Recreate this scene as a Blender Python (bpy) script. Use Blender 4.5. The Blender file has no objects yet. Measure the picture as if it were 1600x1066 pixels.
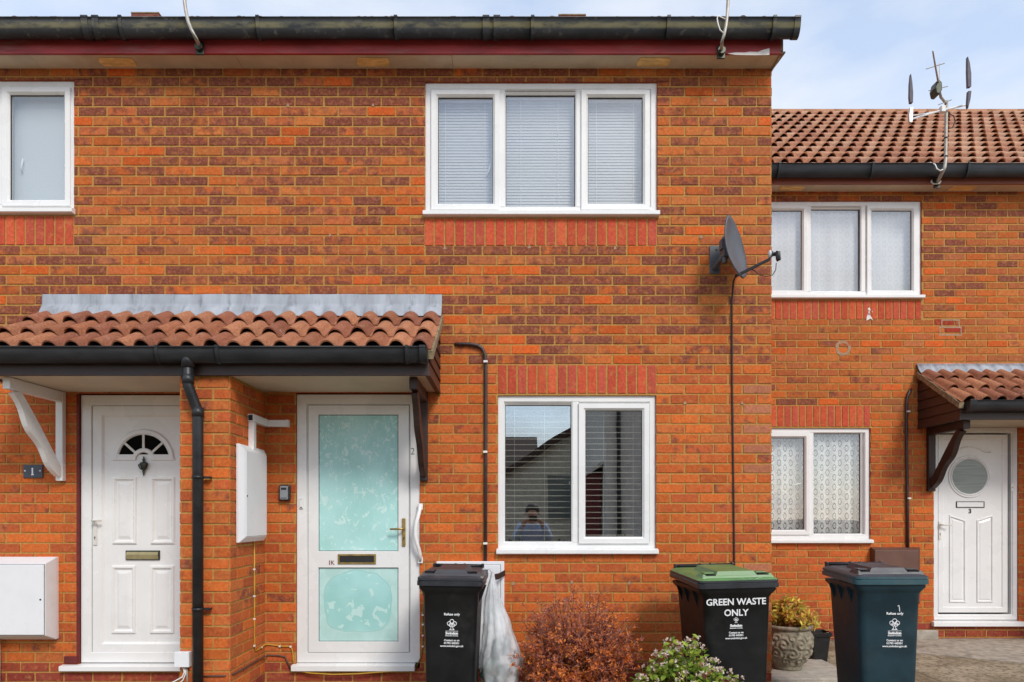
import bpy, bmesh, math, random
from mathutils import Vector, Matrix, noise as mnoise
C = bpy.context.scene.collection
SC = bpy.context.scene
PI = math.pi

# ------------------------------------------------------------------ camera, sky, sun
CAM_D, CAM_Z, FPX = 5.3, 1.32, 1060.0
cam_data = bpy.data.cameras.new('camera')
cam = bpy.data.objects.new('camera', cam_data)
C.objects.link(cam)
cam.location = (0, -CAM_D, CAM_Z)
cam.rotation_euler = (math.radians(90), 0, 0)
cam_data.sensor_width = 36
cam_data.lens = 36 * FPX / 1600
cam_data.shift_x = 0.0
cam_data.shift_y = (806 - 533) / 1600
cam_data.clip_start = 0.05
cam_data.clip_end = 3000
SC.camera = cam

SUN_EL, SUN_AZ = math.radians(41), math.radians(152)     # azimuth clockwise from +Y
world = bpy.data.worlds.new('World')
SC.world = world
world.use_nodes = True
wnt = world.node_tree
for n in list(wnt.nodes):
    wnt.nodes.remove(n)
wo = wnt.nodes.new('ShaderNodeOutputWorld')
wb = wnt.nodes.new('ShaderNodeBackground')
sky = wnt.nodes.new('ShaderNodeTexSky')
sky.sky_type = 'NISHITA'
sky.sun_disc = False
sky.sun_elevation = SUN_EL
sky.sun_rotation = SUN_AZ
sky.air_density = 1.0
sky.dust_density = 1.0
sky.ozone_density = 1.3
wtc = wnt.nodes.new('ShaderNodeTexCoord')
wmap = wnt.nodes.new('ShaderNodeMapping')
wmap.inputs['Scale'].default_value = (1.0, 1.0, 2.6)
wmap.inputs['Location'].default_value = (0.35, 0.1, 0.2)
wn = wnt.nodes.new('ShaderNodeTexNoise')
wn.inputs['Scale'].default_value = 2.3
wn.inputs['Detail'].default_value = 7
wn.inputs['Roughness'].default_value = 0.55
wr = wnt.nodes.new('ShaderNodeValToRGB')
wr.color_ramp.elements[0].position = 0.38
wr.color_ramp.elements[0].color = (0.16, 0.16, 0.16, 1)
wr.color_ramp.elements[1].position = 0.62
wr.color_ramp.elements[1].color = (0.9, 0.9, 0.9, 1)
wm = wnt.nodes.new('ShaderNodeMixRGB')
wm.inputs[2].default_value = (5.0, 5.2, 5.6, 1)
wnt.links.new(wtc.outputs['Generated'], wmap.inputs['Vector'])
wnt.links.new(wmap.outputs[0], wn.inputs['Vector'])
wnt.links.new(wn.outputs['Fac'], wr.inputs['Fac'])
wnt.links.new(wr.outputs['Color'], wm.inputs[0])
wg = wnt.nodes.new('ShaderNodeMixRGB')          # thin high haze lifts the blue
wg.blend_type = 'ADD'
wg.inputs[0].default_value = 1.0
wg.inputs[2].default_value = (1.7, 1.95, 2.25, 1)
wnt.links.new(sky.outputs[0], wg.inputs[1])
wnt.links.new(wg.outputs[0], wm.inputs[1])
wnt.links.new(wm.outputs[0], wb.inputs['Color'])
wb.inputs['Strength'].default_value = 0.13
wnt.links.new(wb.outputs[0], wo.inputs['Surface'])

sun_data = bpy.data.lights.new('sun', 'SUN')
sun_data.energy = 1.55
sun_data.angle = math.radians(14)
sun_data.color = (1.0, 0.95, 0.88)
sun = bpy.data.objects.new('sun', sun_data)
C.objects.link(sun)
sd = Vector((math.sin(SUN_AZ) * math.cos(SUN_EL), math.cos(SUN_AZ) * math.cos(SUN_EL), math.sin(SUN_EL)))
sun.rotation_euler = sd.to_track_quat('Z', 'Y').to_euler()
sun.location = sd * 50
SC.view_settings.view_transform = 'Standard'
SC.view_settings.look = 'None'
SC.view_settings.exposure = 0.50
SC.view_settings.gamma = 1
SC.render.engine = 'CYCLES'
SC.cycles.use_denoising = True
SC.cycles.max_bounces = 8
SC.cycles.transparent_max_bounces = 12
SC.cycles.caustics_reflective = False
SC.cycles.caustics_refractive = False


# ------------------------------------------------------------------ helpers
def P(px, py, y):
    """photo measurement -> world point on the vertical plane Y = y"""
    d = (y + CAM_D) / FPX
    return Vector(((px - 800) * d, y, CAM_Z + (806 - py) * d))


def WX(px): return (px - 800) / 200.0
def WZ(py): return CAM_Z + (806 - py) / 200.0
RY = 1.96
def RX(px): return (px - 800) / 146.0
def RZ(py): return CAM_Z + (806 - py) / 146.0


def s2l(*c):
    return tuple(((v / 255) / 12.92 if v / 255 <= 0.04045 else ((v / 255 + 0.055) / 1.055) ** 2.4) for v in c)


class MB:
    """collects faces for ONE mesh object"""
    def __init__(self):
        self.v, self.f, self.m, self.c, self.s = [], [], [], [], []
        self.mat, self.col, self.smooth = 0, (1, 1, 1, 1), False

    def pts(self, ps):
        n = len(self.v)
        self.v += [tuple(p) for p in ps]
        return list(range(n, n + len(ps)))

    def face(self, idx):
        self.f.append(tuple(idx)); self.m.append(self.mat); self.c.append(self.col); self.s.append(self.smooth)

    def quad(self, a, b, c, d):
        self.face(self.pts([a, b, c, d]))

    def box(self, x0, x1, y0, y1, z0, z1, skip=''):
        i = self.pts([(x0, y0, z0), (x1, y0, z0), (x1, y1, z0), (x0, y1, z0), (x0, y0, z1), (x1, y0, z1), (x1, y1, z1), (x0, y1, z1)])
        for k, q in (('b', (0, 3, 2, 1)), ('t', (4, 5, 6, 7)), ('f', (0, 1, 5, 4)), ('r', (1, 2, 6, 5)), ('k', (2, 3, 7, 6)), ('l', (3, 0, 4, 7))):
            if k not in skip:
                self.face([i[a] for a in q])

    def loft(self, rings, cap0=True, cap1=True, closed=True):
        ids = [self.pts(r) for r in rings]
        n = len(rings[0])
        for a, b in zip(ids, ids[1:]):
            for k in range(n if closed else n - 1):
                j = (k + 1) % n
                self.face((a[k], a[j], b[j], b[k]))
        if cap0: self.face(ids[0][::-1])
        if cap1: self.face(ids[-1])

    def tube(self, path, r, n=8, caps=True):
        path = [Vector(p) for p in path]
        rr = r if isinstance(r, (list, tuple)) else [r] * len(path)
        rings, up = [], None
        for k, p in enumerate(path):
            t = (path[min(k + 1, len(path) - 1)] - path[max(k - 1, 0)])
            if t.length < 1e-9: t = Vector((0, 0, 1))
            t.normalize()
            if up is None:
                up = Vector((0, 0, 1)) if abs(t.z) < 0.9 else Vector((0, 1, 0))
            a = t.cross(up)
            if a.length < 1e-6: a = t.cross(Vector((1, 0, 0)))
            a.normalize()
            b = a.cross(t).normalized()
            up = b
            rings.append([p + (a * math.cos(2 * PI * q / n) + b * math.sin(2 * PI * q / n)) * rr[k] for q in range(n)])
        self.loft(rings, caps, caps)

    def lathe(self, prof, cx=0, cy=0, n=32, caps=True):
        rings = [[(cx + r * math.cos(2 * PI * k / n), cy + r * math.sin(2 * PI * k / n), z) for k in range(n)] for r, z in prof]
        self.loft(rings, caps, caps)

    def prism(self, poly, d):
        """poly: list of points; d: extrusion vector"""
        d = Vector(d)
        a = self.pts(poly)
        b = self.pts([Vector(p) + d for p in poly])
        n = len(poly)
        self.face(a[::-1]); self.face(b)
        for k in range(n):
            j = (k + 1) % n
            self.face((a[k], a[j], b[j], b[k]))

    def ring(self, x0, x1, z0, z1, prof):
        """mitred frame in the XZ plane: prof = list of (inset, y)"""
        ids = [self.pts([(x0 + i, y, z0 + i), (x1 - i, y, z0 + i), (x1 - i, y, z1 - i), (x0 + i, y, z1 - i)]) for i, y in prof]
        for a, b in zip(ids, ids[1:]):
            for k in range(4):
                j = (k + 1) % 4
                self.face((a[k], a[j], b[j], b[k]))

    def build(self, name, mats, parent=None, bevel=0, local=False, weld=False):
        me = bpy.data.meshes.new(name)
        me.from_pydata(self.v, [], self.f)
        mats = mats if isinstance(mats, (list, tuple)) else [mats]
        for m in mats: me.materials.append(m)
        me.polygons.foreach_set('material_index', self.m)
        me.polygons.foreach_set('use_smooth', self.s)
        if any(c != (1, 1, 1, 1) for c in self.c):
            at = me.color_attributes.new('Col', 'FLOAT_COLOR', 'CORNER')
            buf = []
            for p, c in zip(self.f, self.c):
                buf += list(c) * len(p)
            at.data.foreach_set('color', buf)
        if weld:
            bm = bmesh.new(); bm.from_mesh(me)
            bmesh.ops.remove_doubles(bm, verts=bm.verts, dist=0.0002)
            bmesh.ops.recalc_face_normals(bm, faces=bm.faces)
            bm.to_mesh(me); bm.free()
        me.update()
        return link(name, me, parent, bevel, local)


def wloc(o):
    v = Vector((0, 0, 0))
    while o:
        if o.get('is_root'): v += o.location
        o = o.parent
    return v


def link(name, me, parent=None, bevel=0, local=False):
    o = bpy.data.objects.new(name, me)
    C.objects.link(o)
    if parent:
        o.parent = parent
        if not local and not parent.parent:
            o.matrix_parent_inverse = Matrix.Translation(-parent.location)
    if bevel:
        b = o.modifiers.new('bevel', 'BEVEL')
        b.width = bevel; b.segments = 2; b.limit_method = 'ANGLE'; b.angle_limit = math.radians(35)
    return o


def thing(name, label, cat, loc=(0, 0, 0), rz=0, group=None, rot=None):
    o = bpy.data.objects.new(name, None)
    C.objects.link(o)
    o.empty_display_size = 0.1
    o.location = loc
    o.rotation_euler = rot if rot else (0, 0, rz)
    o['label'] = label; o['category'] = cat
    if group: o['group'] = group
    return o


def tag(o, label=None, cat=None, group=None, kind=None):
    if label: o['label'] = label
    if cat: o['category'] = cat
    if group: o['group'] = group
    if kind: o['kind'] = kind
    return o


def rootify(o, base):
    """put the origin of a one-mesh thing at its base"""
    b = Vector(base)
    o.data.transform(Matrix.Translation(-b))
    o.location = b
    return o


def arc(cx, cz, r, a0, a1, n, y=0, axis='y'):
    out = []
    for k in range(n + 1):
        a = a0 + (a1 - a0) * k / n
        out.append((cx + r * math.cos(a), y, cz + r * math.sin(a)))
    return out


def text_mesh(s, size, extrude=0.0006, offset=0.0, align='CENTER', spacing=1.0):
    cu = bpy.data.curves.new('lettering', 'FONT')
    cu.body = s; cu.size = size; cu.extrude = extrude; cu.offset = offset
    cu.align_x = align; cu.space_character = spacing
    cu.resolution_u = 3
    ob = bpy.data.objects.new('lettering', cu)
    C.objects.link(ob)
    dg = bpy.context.evaluated_depsgraph_get()
    me = bpy.data.meshes.new_from_object(ob.evaluated_get(dg))
    bpy.data.objects.remove(ob)
    return me


def add_text(mb, s, size, at, xa=(1, 0, 0), ya=(0, 0, 1), offset=0.0, spacing=1.0, align='CENTER', depth=1.0):
    me = text_mesh(s, size, offset=offset, spacing=spacing, align=align)
    xa, ya, at = Vector(xa).normalized(), Vector(ya).normalized(), Vector(at)
    za = xa.cross(ya)
    n = len(mb.v)
    for v in me.vertices:
        mb.v.append(tuple(at + xa * v.co.x + ya * v.co.y + za * v.co.z * depth))
    for p in me.polygons:
        mb.face([n + i for i in p.vertices])
    bpy.data.meshes.remove(me)


# ------------------------------------------------------------------ materials
class NT:
    def __init__(self, name):
        self.m = bpy.data.materials.new(name)
        self.m.use_nodes = True
        self.t = self.m.node_tree
        for n in list(self.t.nodes): self.t.nodes.remove(n)
        self.out = self.t.nodes.new('ShaderNodeOutputMaterial')
        self._obj = None

    def n(self, typ, **kw):
        nd = self.t.nodes.new(typ)
        for k, v in kw.items():
            setattr(nd, k, v)
        return nd

    def set(self, sock, v):
        if hasattr(v, 'links') or isinstance(v, bpy.types.NodeSocket):
            self.t.links.new(v, sock)
        else:
            if isinstance(v, (tuple, list)) and len(v) == 3 and sock.type == 'RGBA': v = tuple(v) + (1,)
            sock.default_value = v

    def obj(self):
        if not self._obj:
            self._obj = self.n('ShaderNodeNewGeometry').outputs['Position']
        return self._obj

    def local(self):
        return self.n('ShaderNodeTexCoord').outputs['Object']

    def noise(self, scale, detail=3, rough=0.55, vec=None, stretch=None, out='Fac', dist=0.0):
        v = vec if vec is not None else self.obj()
        if stretch:
            mp = self.n('ShaderNodeMapping')
            mp.inputs['Scale'].default_value = stretch
            self.t.links.new(v, mp.inputs['Vector']); v = mp.outputs[0]
        nd = self.n('ShaderNodeTexNoise')
        nd.inputs['Scale'].default_value = scale
        nd.inputs['Detail'].default_value = detail
        nd.inputs['Roughness'].default_value = rough
        nd.inputs['Distortion'].default_value = dist
        self.t.links.new(v, nd.inputs['Vector'])
        return nd.outputs[out]

    def math(self, op, a, b=0.0, c=None, clamp=False):
        nd = self.n('ShaderNodeMath', operation=op)
        nd.use_clamp = clamp
        self.set(nd.inputs[0], a); self.set(nd.inputs[1], b)
        if c is not None: self.set(nd.inputs[2], c)
        return nd.outputs[0]

    def ss(self, v, lo, hi, a=0.0, b=1.0):
        nd = self.n('ShaderNodeMapRange')
        nd.interpolation_type = 'SMOOTHSTEP'
        self.set(nd.inputs[0], v)
        nd.inputs[1].default_value = lo; nd.inputs[2].default_value = hi
        nd.inputs[3].default_value = a; nd.inputs[4].default_value = b
        return nd.outputs[0]

    def mix(self, f, a, b, blend='MIX'):
        nd = self.n('ShaderNodeMixRGB', blend_type=blend)
        self.set(nd.inputs[0], f); self.set(nd.inputs[1], a); self.set(nd.inputs[2], b)
        return nd.outputs[0]

    def attr(self, name='Col'):
        nd = self.n('ShaderNodeAttribute', attribute_name=name)
        return nd.outputs['Color'], nd.outputs['Alpha']

    def sep(self, v):
        nd = self.n('ShaderNodeSeparateXYZ'); self.t.links.new(v, nd.inputs[0])
        return nd.outputs

    def bump(self, h, strength=0.3, dist=0.01):
        nd = self.n('ShaderNodeBump')
        nd.inputs['Strength'].default_value = strength
        nd.inputs['Distance'].default_value = dist
        self.t.links.new(h, nd.inputs['Height'])
        return nd.outputs[0]

    def principled(self, color, rough=0.6, normal=None, spec=0.5, metal=0.0, trans=None, sub=None):
        b = self.n('ShaderNodeBsdfPrincipled')
        self.set(b.inputs['Base Color'], color)
        self.set(b.inputs['Roughness'], rough)
        self.set(b.inputs['Metallic'], metal)
        self.set(b.inputs['Specular IOR Level'], spec)
        if normal is not None: self.t.links.new(normal, b.inputs['Normal'])
        self.t.links.new(b.outputs[0], self.out.inputs['Surface'])
        return b

    def surf(self, sh):
        self.t.links.new(sh, self.out.inputs['Surface'])


def simple(name, col, rough=0.5, var=0.12, scale=12, bump=0.0, bscale=80, metal=0.0, spec=0.5, dirt=None, dirt_amt=0.3, dscale=3.0, stretch=None):
    k = NT(name)
    n1 = k.noise(scale, 4, stretch=stretch)
    dark = tuple(c * (1 - var) for c in col); lite = tuple(min(1, c * (1 + var)) for c in col)
    c = k.mix(k.ss(n1, 0.3, 0.7), dark, lite)
    if dirt:
        n2 = k.noise(dscale, 6, 0.65, stretch=stretch)
        c = k.mix(k.ss(n2, 0.5, 0.75, 0.0, dirt_amt), c, dirt)
    nr = None
    if bump: nr = k.bump(k.noise(bscale, 4), bump, 0.004)
    rg = k.ss(n1, 0.2, 0.8, max(0, rough - 0.07), min(1, rough + 0.07))
    k.principled(c, rg, nr, spec, metal)
    return k.m


def m_brick():
    k = NT('rustic_brick')
    col, al = k.attr()
    n1 = k.noise(13, 3, 0.5)
    n2 = k.noise(55, 4, 0.6)
    n3 = k.noise(230, 2, 0.6)
    pm = k.math('MULTIPLY', k.math('SUBTRACT', k.math('ADD', n1, k.math('MULTIPLY', al, 0.62)), 0.66), 4.5, clamp=True)
    pm = k.math('MULTIPLY', pm, k.ss(n2, 0.15, 0.55, 0.45, 0.95))
    purple = k.mix(k.ss(n2, 0.3, 0.7), s2l(98, 50, 42), s2l(140, 80, 62))
    c = k.mix(pm, col, purple)
    v = k.ss(n2, 0.25, 0.75, 0.80, 1.18)
    mul = k.n('ShaderNodeVectorMath', operation='SCALE')
    k.t.links.new(c, mul.inputs[0]); k.t.links.new(v, mul.inputs['Scale'])
    c = mul.outputs[0]
    pits = k.ss(n3, 0.60, 0.74, 0.0, 0.45)
    c = k.mix(pits, c, (0.05, 0.018, 0.012))
    # pale bloom and soot in large soft patches (weathering of the wall itself)
    n4 = k.noise(1.3, 5, 0.6)
    c = k.mix(k.ss(k.noise(24, 4, 0.6), 0.5, 0.72, 0, 0.42), c, (0.50, 0.235, 0.068))
    c = k.mix(k.ss(n4, 0.55, 0.8, 0, 0.16), c, (0.42, 0.24, 0.15))
    # rain streaks down the face and a slightly dusty, less pure colour
    st = k.ss(k.noise(3.2, 5, 0.65, stretch=(2.4, 2.4, 0.28)), 0.54, 0.76, 0, 0.24)
    c = k.mix(st, c, (0.12, 0.055, 0.03))
    hs = k.n('ShaderNodeHueSaturation'); hs.inputs['Saturation'].default_value = 1.0; hs.inputs['Value'].default_value = 1.04; hs.inputs['Hue'].default_value = 0.5
    k.t.links.new(c, hs.inputs['Color']); c = hs.outputs[0]
    h = k.math('ADD', n2, k.math('MULTIPLY', n3, 0.7))
    k.principled(c, 0.88, k.bump(h, 0.55, 0.004), 0.25)
    return k.m


def m_mortar():
    k = NT('ochre_mortar')
    n1 = k.noise(60, 4); n2 = k.noise(4, 4, 0.6)
    c = k.mix(k.ss(n1, 0.3, 0.7), (0.37, 0.19, 0.05), (0.51, 0.285, 0.085))
    c = k.mix(k.ss(n2, 0.5, 0.75, 0, 0.5), c, (0.46, 0.26, 0.085))
    c = k.mix(k.ss(k.noise(7, 5, 0.7), 0.62, 0.78, 0, 0.6), c, (0.52, 0.42, 0.28))
    k.principled(c, 0.95, k.bump(n1, 0.5, 0.004), 0.2)
    return k.m


def m_tile():
    k = NT('clay_roll_tile')
    col, al = k.attr()
    n1 = k.noise(6, 5, 0.65); n2 = k.noise(70, 4, 0.65); n3 = k.noise(25, 5, 0.7)
    mul = k.n('ShaderNodeVectorMath', operation='SCALE')
    k.t.links.new(col, mul.inputs[0]); k.t.links.new(k.ss(n2, 0.25, 0.75, 0.62, 1.25), mul.inputs['Scale'])
    c = k.mix(k.ss(n1, 0.45, 0.75, 0, 0.45), mul.outputs[0], (0.30, 0.13, 0.09))
    c = k.mix(k.ss(n3, 0.60, 0.72, 0, 0.75), c, (0.40, 0.36, 0.29))
    c = k.mix(k.ss(k.noise(42, 4, 0.6), 0.66, 0.74, 0, 0.75), c, (0.05, 0.03, 0.02))
    k.principled(c, 0.85, k.bump(n2, 0.5, 0.004), 0.3)
    return k.m


def m_glass(name='window_glass', tint=(0.985, 0.99, 0.985), base=0.12):
    k = NT(name)
    tr = k.n('ShaderNodeBsdfTransparent'); tr.inputs[0].default_value = tint + (1,)
    gl = k.n('ShaderNodeBsdfGlossy'); gl.inputs['Roughness'].default_value = 0.0
    gl.inputs['Color'].default_value = (0.92, 0.96, 1.0, 1)
    k.t.links.new(k.bump(k.noise(1.7, 1), 0.05, 0.02), gl.inputs['Normal'])
    lw = k.n('ShaderNodeLayerWeight'); lw.inputs['Blend'].default_value = 0.5
    f = k.math('ADD', k.math('MULTIPLY', k.math('POWER', lw.outputs['Facing'], 5.0), 0.9), base, clamp=True)
    mx = k.n('ShaderNodeMixShader')
    k.t.links.new(f, mx.inputs[0]); k.t.links.new(tr.outputs[0], mx.inputs[1]); k.t.links.new(gl.outputs[0], mx.inputs[2])
    k.surf(mx.outputs[0])
    return k.m


def m_gutter(lichen):
    k = NT('black_gutter_plastic' if not lichen else 'weathered_gutter_plastic')
    n1 = k.noise(14, 5, 0.65, stretch=(0.35, 1, 1)); n2 = k.noise(120, 3)
    c = k.mix(k.ss(n1, 0.3, 0.7), (0.008, 0.009, 0.011), (0.022, 0.023, 0.026))
    if lichen:
        z = k.sep(k.obj())[2]
        band = k.math('MULTIPLY', k.ss(z, 4.905, 4.925), k.ss(z, 4.965, 4.94))
        nb = k.noise(9, 6, 0.7, stretch=(0.5, 1, 1.5))
        c = k.mix(k.math('MULTIPLY', band, k.ss(nb, 0.32, 0.60, 0, 1.0)), c, (0.150, 0.135, 0.065))
        c = k.mix(k.ss(k.noise(18, 5, 0.7), 0.55, 0.72, 0, 0.65), c, (0.12, 0.115, 0.095))
    k.principled(c, 0.42, k.bump(n2, 0.08, 0.003), 0.45)
    return k.m


def m_film_door(lower):
    """frosted teal glass with a peeling protective film"""
    k = NT('teal_filmed_glass' if not lower else 'teal_filmed_glass_low')
    n1 = k.noise(3.0, 3, 0.5); n2 = k.noise(11, 4, 0.6, dist=0.6)
    c = k.mix(k.ss(n1, 0.3, 0.7), (0.32, 0.63, 0.60), (0.43, 0.75, 0.73))
    pos = k.sep(k.obj())
    if not lower:
        c = k.mix(k.ss(pos[2], 1.15, 2.05, 0.35, 0.0), c, (0.50, 0.80, 0.76))
        bl = k.ss(k.noise(13, 3, 0.5, stretch=(1.2, 1, 0.8), dist=0.8), 0.595, 0.625, 0, 0.75)
        c = k.mix(bl, c, (0.62, 0.84, 0.80))
        bl2 = k.ss(k.noise(24, 2, 0.4, dist=0.8), 0.62, 0.66, 0, 0.6)
        c = k.mix(bl2, c, (0.66, 0.86, 0.83))
        cr = k.ss(k.math('ABSOLUTE', k.math('SUBTRACT', k.noise(14, 2, 0.5, stretch=(2.2, 1, 0.5)), 0.5)), 0.016, 0.0, 0, 0.6)
        up = k.ss(pos[2], 1.3, 2.0, 0.3, 1.0)
        c = k.mix(k.math('MULTIPLY', cr, up), c, (0.75, 0.88, 0.85))
        hh = k.math('ADD', bl, cr)
    else:
        cx, cz = (557 - 800) / 200.0 - 0.0, CAM_Z + (806 - 942) / 200.0
        dx = k.math('DIVIDE', k.math('SUBTRACT', pos[0], cx), 0.265)
        dz = k.math('DIVIDE', k.math('SUBTRACT', pos[2], cz), 0.245)
        def p4(a): 
            q = k.math('MULTIPLY', a, a)
            return k.math('MULTIPLY', q, k.math('POWER', k.math('ABSOLUTE', a), 0.7))
        d = k.math('ADD', k.math('ADD', p4(dx), p4(dz)), k.math('MULTIPLY', k.math('SUBTRACT', k.noise(4.5, 2, 0.4), 0.5), 0.9))
        out_c = k.mix(k.ss(n2, 0.3, 0.7), (0.44, 0.69, 0.65), (0.53, 0.77, 0.74))
        c = k.mix(k.ss(d, 0.96, 1.02), c, out_c)
        ed = k.math('MULTIPLY', k.ss(d, 0.93, 0.99), k.ss(d, 1.05, 0.99))
        c = k.mix(k.math('MULTIPLY', ed, 0.45), c, (0.24, 0.50, 0.46))
        bl = k.math('MULTIPLY', k.ss(k.noise(15, 2, 0.4, dist=0.5), 0.61, 0.64, 0, 0.7), k.ss(d, 0.9, 0.8))
        c = k.mix(bl, c, (0.62, 0.84, 0.80))
        hh = k.math('ADD', bl, ed)
    k.principled(c, 0.28, k.bump(hh, 0.25, 0.003), 0.5)
    return k.m


def m_net(name, dense):
    """patterned lace net: translucent threads, open holes, rows of small ovals"""
    k = NT(name)
    p = k.sep(k.obj())
    u = k.math('MULTIPLY', p[0], 15.0); v = k.math('MULTIPLY', p[2], 9.5)
    iu = k.math('FLOOR', u)
    v = k.math('ADD', v, k.math('MULTIPLY', k.math('MODULO', iu, 2.0), 0.5))
    fu = k.math('SUBTRACT', k.math('FRACT', u), 0.5); fv = k.math('SUBTRACT', k.math('FRACT', v), 0.5)
    du = k.math('DIVIDE', fu, 0.30); dv = k.math('DIVIDE', fv, 0.36)
    d = k.math('SQRT', k.math('ADD', k.math('MULTIPLY', du, du), k.math('MULTIPLY', dv, dv)))
    ringm = k.math('MULTIPLY', k.ss(d, 0.55, 0.72), k.ss(d, 1.12, 0.95))
    dots = k.math('MULTIPLY', k.ss(d, 0.30, 0.2), 0.7)
    fine = k.noise(130, 2, 0.5)
    hole = k.math('ADD', k.math('MULTIPLY', ringm, 0.75), k.math('MULTIPLY', dots, 0.5), clamp=True)
    hole = k.math('ADD', k.math('MULTIPLY', hole, 0.95 if not dense else 0.22), k.ss(fine, 0.4, 0.6, 0.02, 0.42 if not dense else 0.12), clamp=True)
    df = k.n('ShaderNodeBsdfDiffuse'); df.inputs[0].default_value = (0.90, 0.90, 0.91, 1)
    tl = k.n('ShaderNodeBsdfTranslucent'); tl.inputs[0].default_value = (0.8, 0.8, 0.82, 1)
    mx = k.n('ShaderNodeMixShader'); mx.inputs[0].default_value = 0.25
    k.t.links.new(df.outputs[0], mx.inputs[1]); k.t.links.new(tl.outputs[0], mx.inputs[2])
    tr = k.n('ShaderNodeBsdfTransparent')
    m2 = k.n('ShaderNodeMixShader')
    k.t.links.new(hole, m2.inputs[0]); k.t.links.new(mx.outputs[0], m2.inputs[1]); k.t.links.new(tr.outputs[0], m2.inputs[2])
    k.surf(m2.outputs[0])
    return k.m


def m_leaf(name, trans=0.3, rough=0.6):
    k = NT(name)
    col, al = k.attr()
    n = k.noise(40, 2)
    mul = k.n('ShaderNodeVectorMath', operation='SCALE')
    k.t.links.new(col, mul.inputs[0]); k.t.links.new(k.ss(n, 0.3, 0.7, 0.75, 1.2), mul.inputs['Scale'])
    pr = k.principled(mul.outputs[0], rough, None, 0.3)
    tl = k.n('ShaderNodeBsdfTranslucent'); k.t.links.new(mul.outputs[0], tl.inputs[0])
    mx = k.n('ShaderNodeMixShader'); mx.inputs[0].default_value = trans
    k.t.links.new(pr.outputs[0], mx.inputs[1]); k.t.links.new(tl.outputs[0], mx.inputs[2])
    k.surf(mx.outputs[0])
    return k.m


def m_bag():
    k = NT('clear_plastic_sack')
    n1 = k.noise(7, 4, 0.6); n2 = k.noise(16, 4, 0.6, stretch=(1, 1, 0.25))
    z = k.sep(k.obj())[2]
    c = k.mix(k.ss(n1, 0.35, 0.65), (0.80, 0.83, 0.86), (0.92, 0.94, 0.96))
    b = k.n('ShaderNodeBsdfPrincipled')
    k.set(b.inputs['Base Color'], c); b.inputs['Roughness'].default_value = 0.22
    nb = k.bump(k.math('ADD', n2, k.noise(30, 3)), 0.30, 0.010)
    k.t.links.new(nb, b.inputs['Normal'])
    tr = k.n('ShaderNodeBsdfTransparent'); tr.inputs[0].default_value = (0.86, 0.89, 0.90, 1)
    mx = k.n('ShaderNodeMixShader')
    k.t.links.new(k.ss(k.noise(8, 3, 0.5, stretch=(1, 1, 0.6)), 0.3, 0.7, 0.34, 0.70), mx.inputs[0])
    k.t.links.new(b.outputs[0], mx.inputs[1]); k.t.links.new(tr.outputs[0], mx.inputs[2])
    k.surf(mx.outputs[0])
    return k.m


def m_ground():
    k = NT('worn_concrete_ground')
    n1 = k.noise(2.2, 6, 0.65); n2 = k.noise(22, 6, 0.75); n3 = k.noise(70, 4, 0.65)
    c = k.mix(k.ss(n1, 0.35, 0.65), (0.20, 0.15, 0.09), (0.40, 0.33, 0.23))
    c = k.mix(k.ss(n2, 0.46, 0.60, 0, 0.85), c, (0.13, 0.095, 0.055))
    c = k.mix(k.ss(n3, 0.60, 0.72, 0, 0.7), c, (0.52, 0.46, 0.36))
    vo = k.n('ShaderNodeTexVoronoi', feature='DISTANCE_TO_EDGE'); vo.inputs['Scale'].default_value = 0.9
    k.t.links.new(k.obj(), vo.inputs['Vector'])
    c = k.mix(k.ss(vo.outputs['Distance'], 0.012, 0.004, 0, 0.7), c, (0.09, 0.07, 0.05))
    k.principled(c, 0.92, k.bump(k.math('ADD', n2, n3), 0.7, 0.008), 0.25)
    return k.m


M = {}
M['brick'] = m_brick()
M['mortar'] = m_mortar()
M['tile'] = m_tile()
M['glass'] = m_glass()
M['glass_low'] = m_glass('ground_floor_glass', (0.88, 0.90, 0.88), 0.25)
M['gutter'] = m_gutter(False)
M['gutter_old'] = m_gutter(True)
M['film'] = m_film_door(False)
M['film_low'] = m_film_door(True)
M['net'] = m_net('lace_net_lower', False)
M['net_dense'] = m_net('lace_net_upper', True)
M['ground'] = m_ground()
M['upvc'] = simple('white_upvc', (0.80, 0.80, 0.79), 0.28, 0.03, 3, dirt=(0.60, 0.56, 0.48), dirt_amt=0.09, dscale=4)
M['gasket'] = simple('black_rubber_gasket', (0.012, 0.012, 0.013), 0.6, 0.1)
M['white_box'] = simple('white_moulded_cabinet', (0.78, 0.79, 0.81), 0.42, 0.03, 5, dirt=(0.55, 0.52, 0.46), dirt_amt=0.25, dscale=5, bump=0.05)
M['fascia_red'] = simple('faded_red_paint', s2l(156, 56, 58), 0.6, 0.22, 7, dirt=(0.30, 0.16, 0.14), dirt_amt=0.6, dscale=5, stretch=(0.4, 1, 2), bump=0.15)
M['fascia_brown'] = simple('pinkish_brown_fascia', s2l(140, 80, 66), 0.6, 0.15, 7, dirt=(0.18, 0.10, 0.07), dirt_amt=0.5, stretch=(0.4, 1, 2))
M['trim_red'] = simple('dark_red_trim', s2l(104, 34, 30), 0.7, 0.2, 20)
M['dark_wood'] = simple('dark_stained_timber', (0.032, 0.015, 0.012), 0.5, 0.35, 22, stretch=(0.3, 0.3, 3), bump=0.2)
M['dark_board'] = simple('dark_stained_boards', (0.050, 0.022, 0.016), 0.5, 0.35, 30, stretch=(1, 0.3, 4), bump=0.25)
M['soffit'] = simple('grey_brown_soffit_board', (0.60, 0.51, 0.38), 0.8, 0.1, 4, dirt=(0.40, 0.31, 0.20), dirt_amt=0.5, dscale=3)
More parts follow.
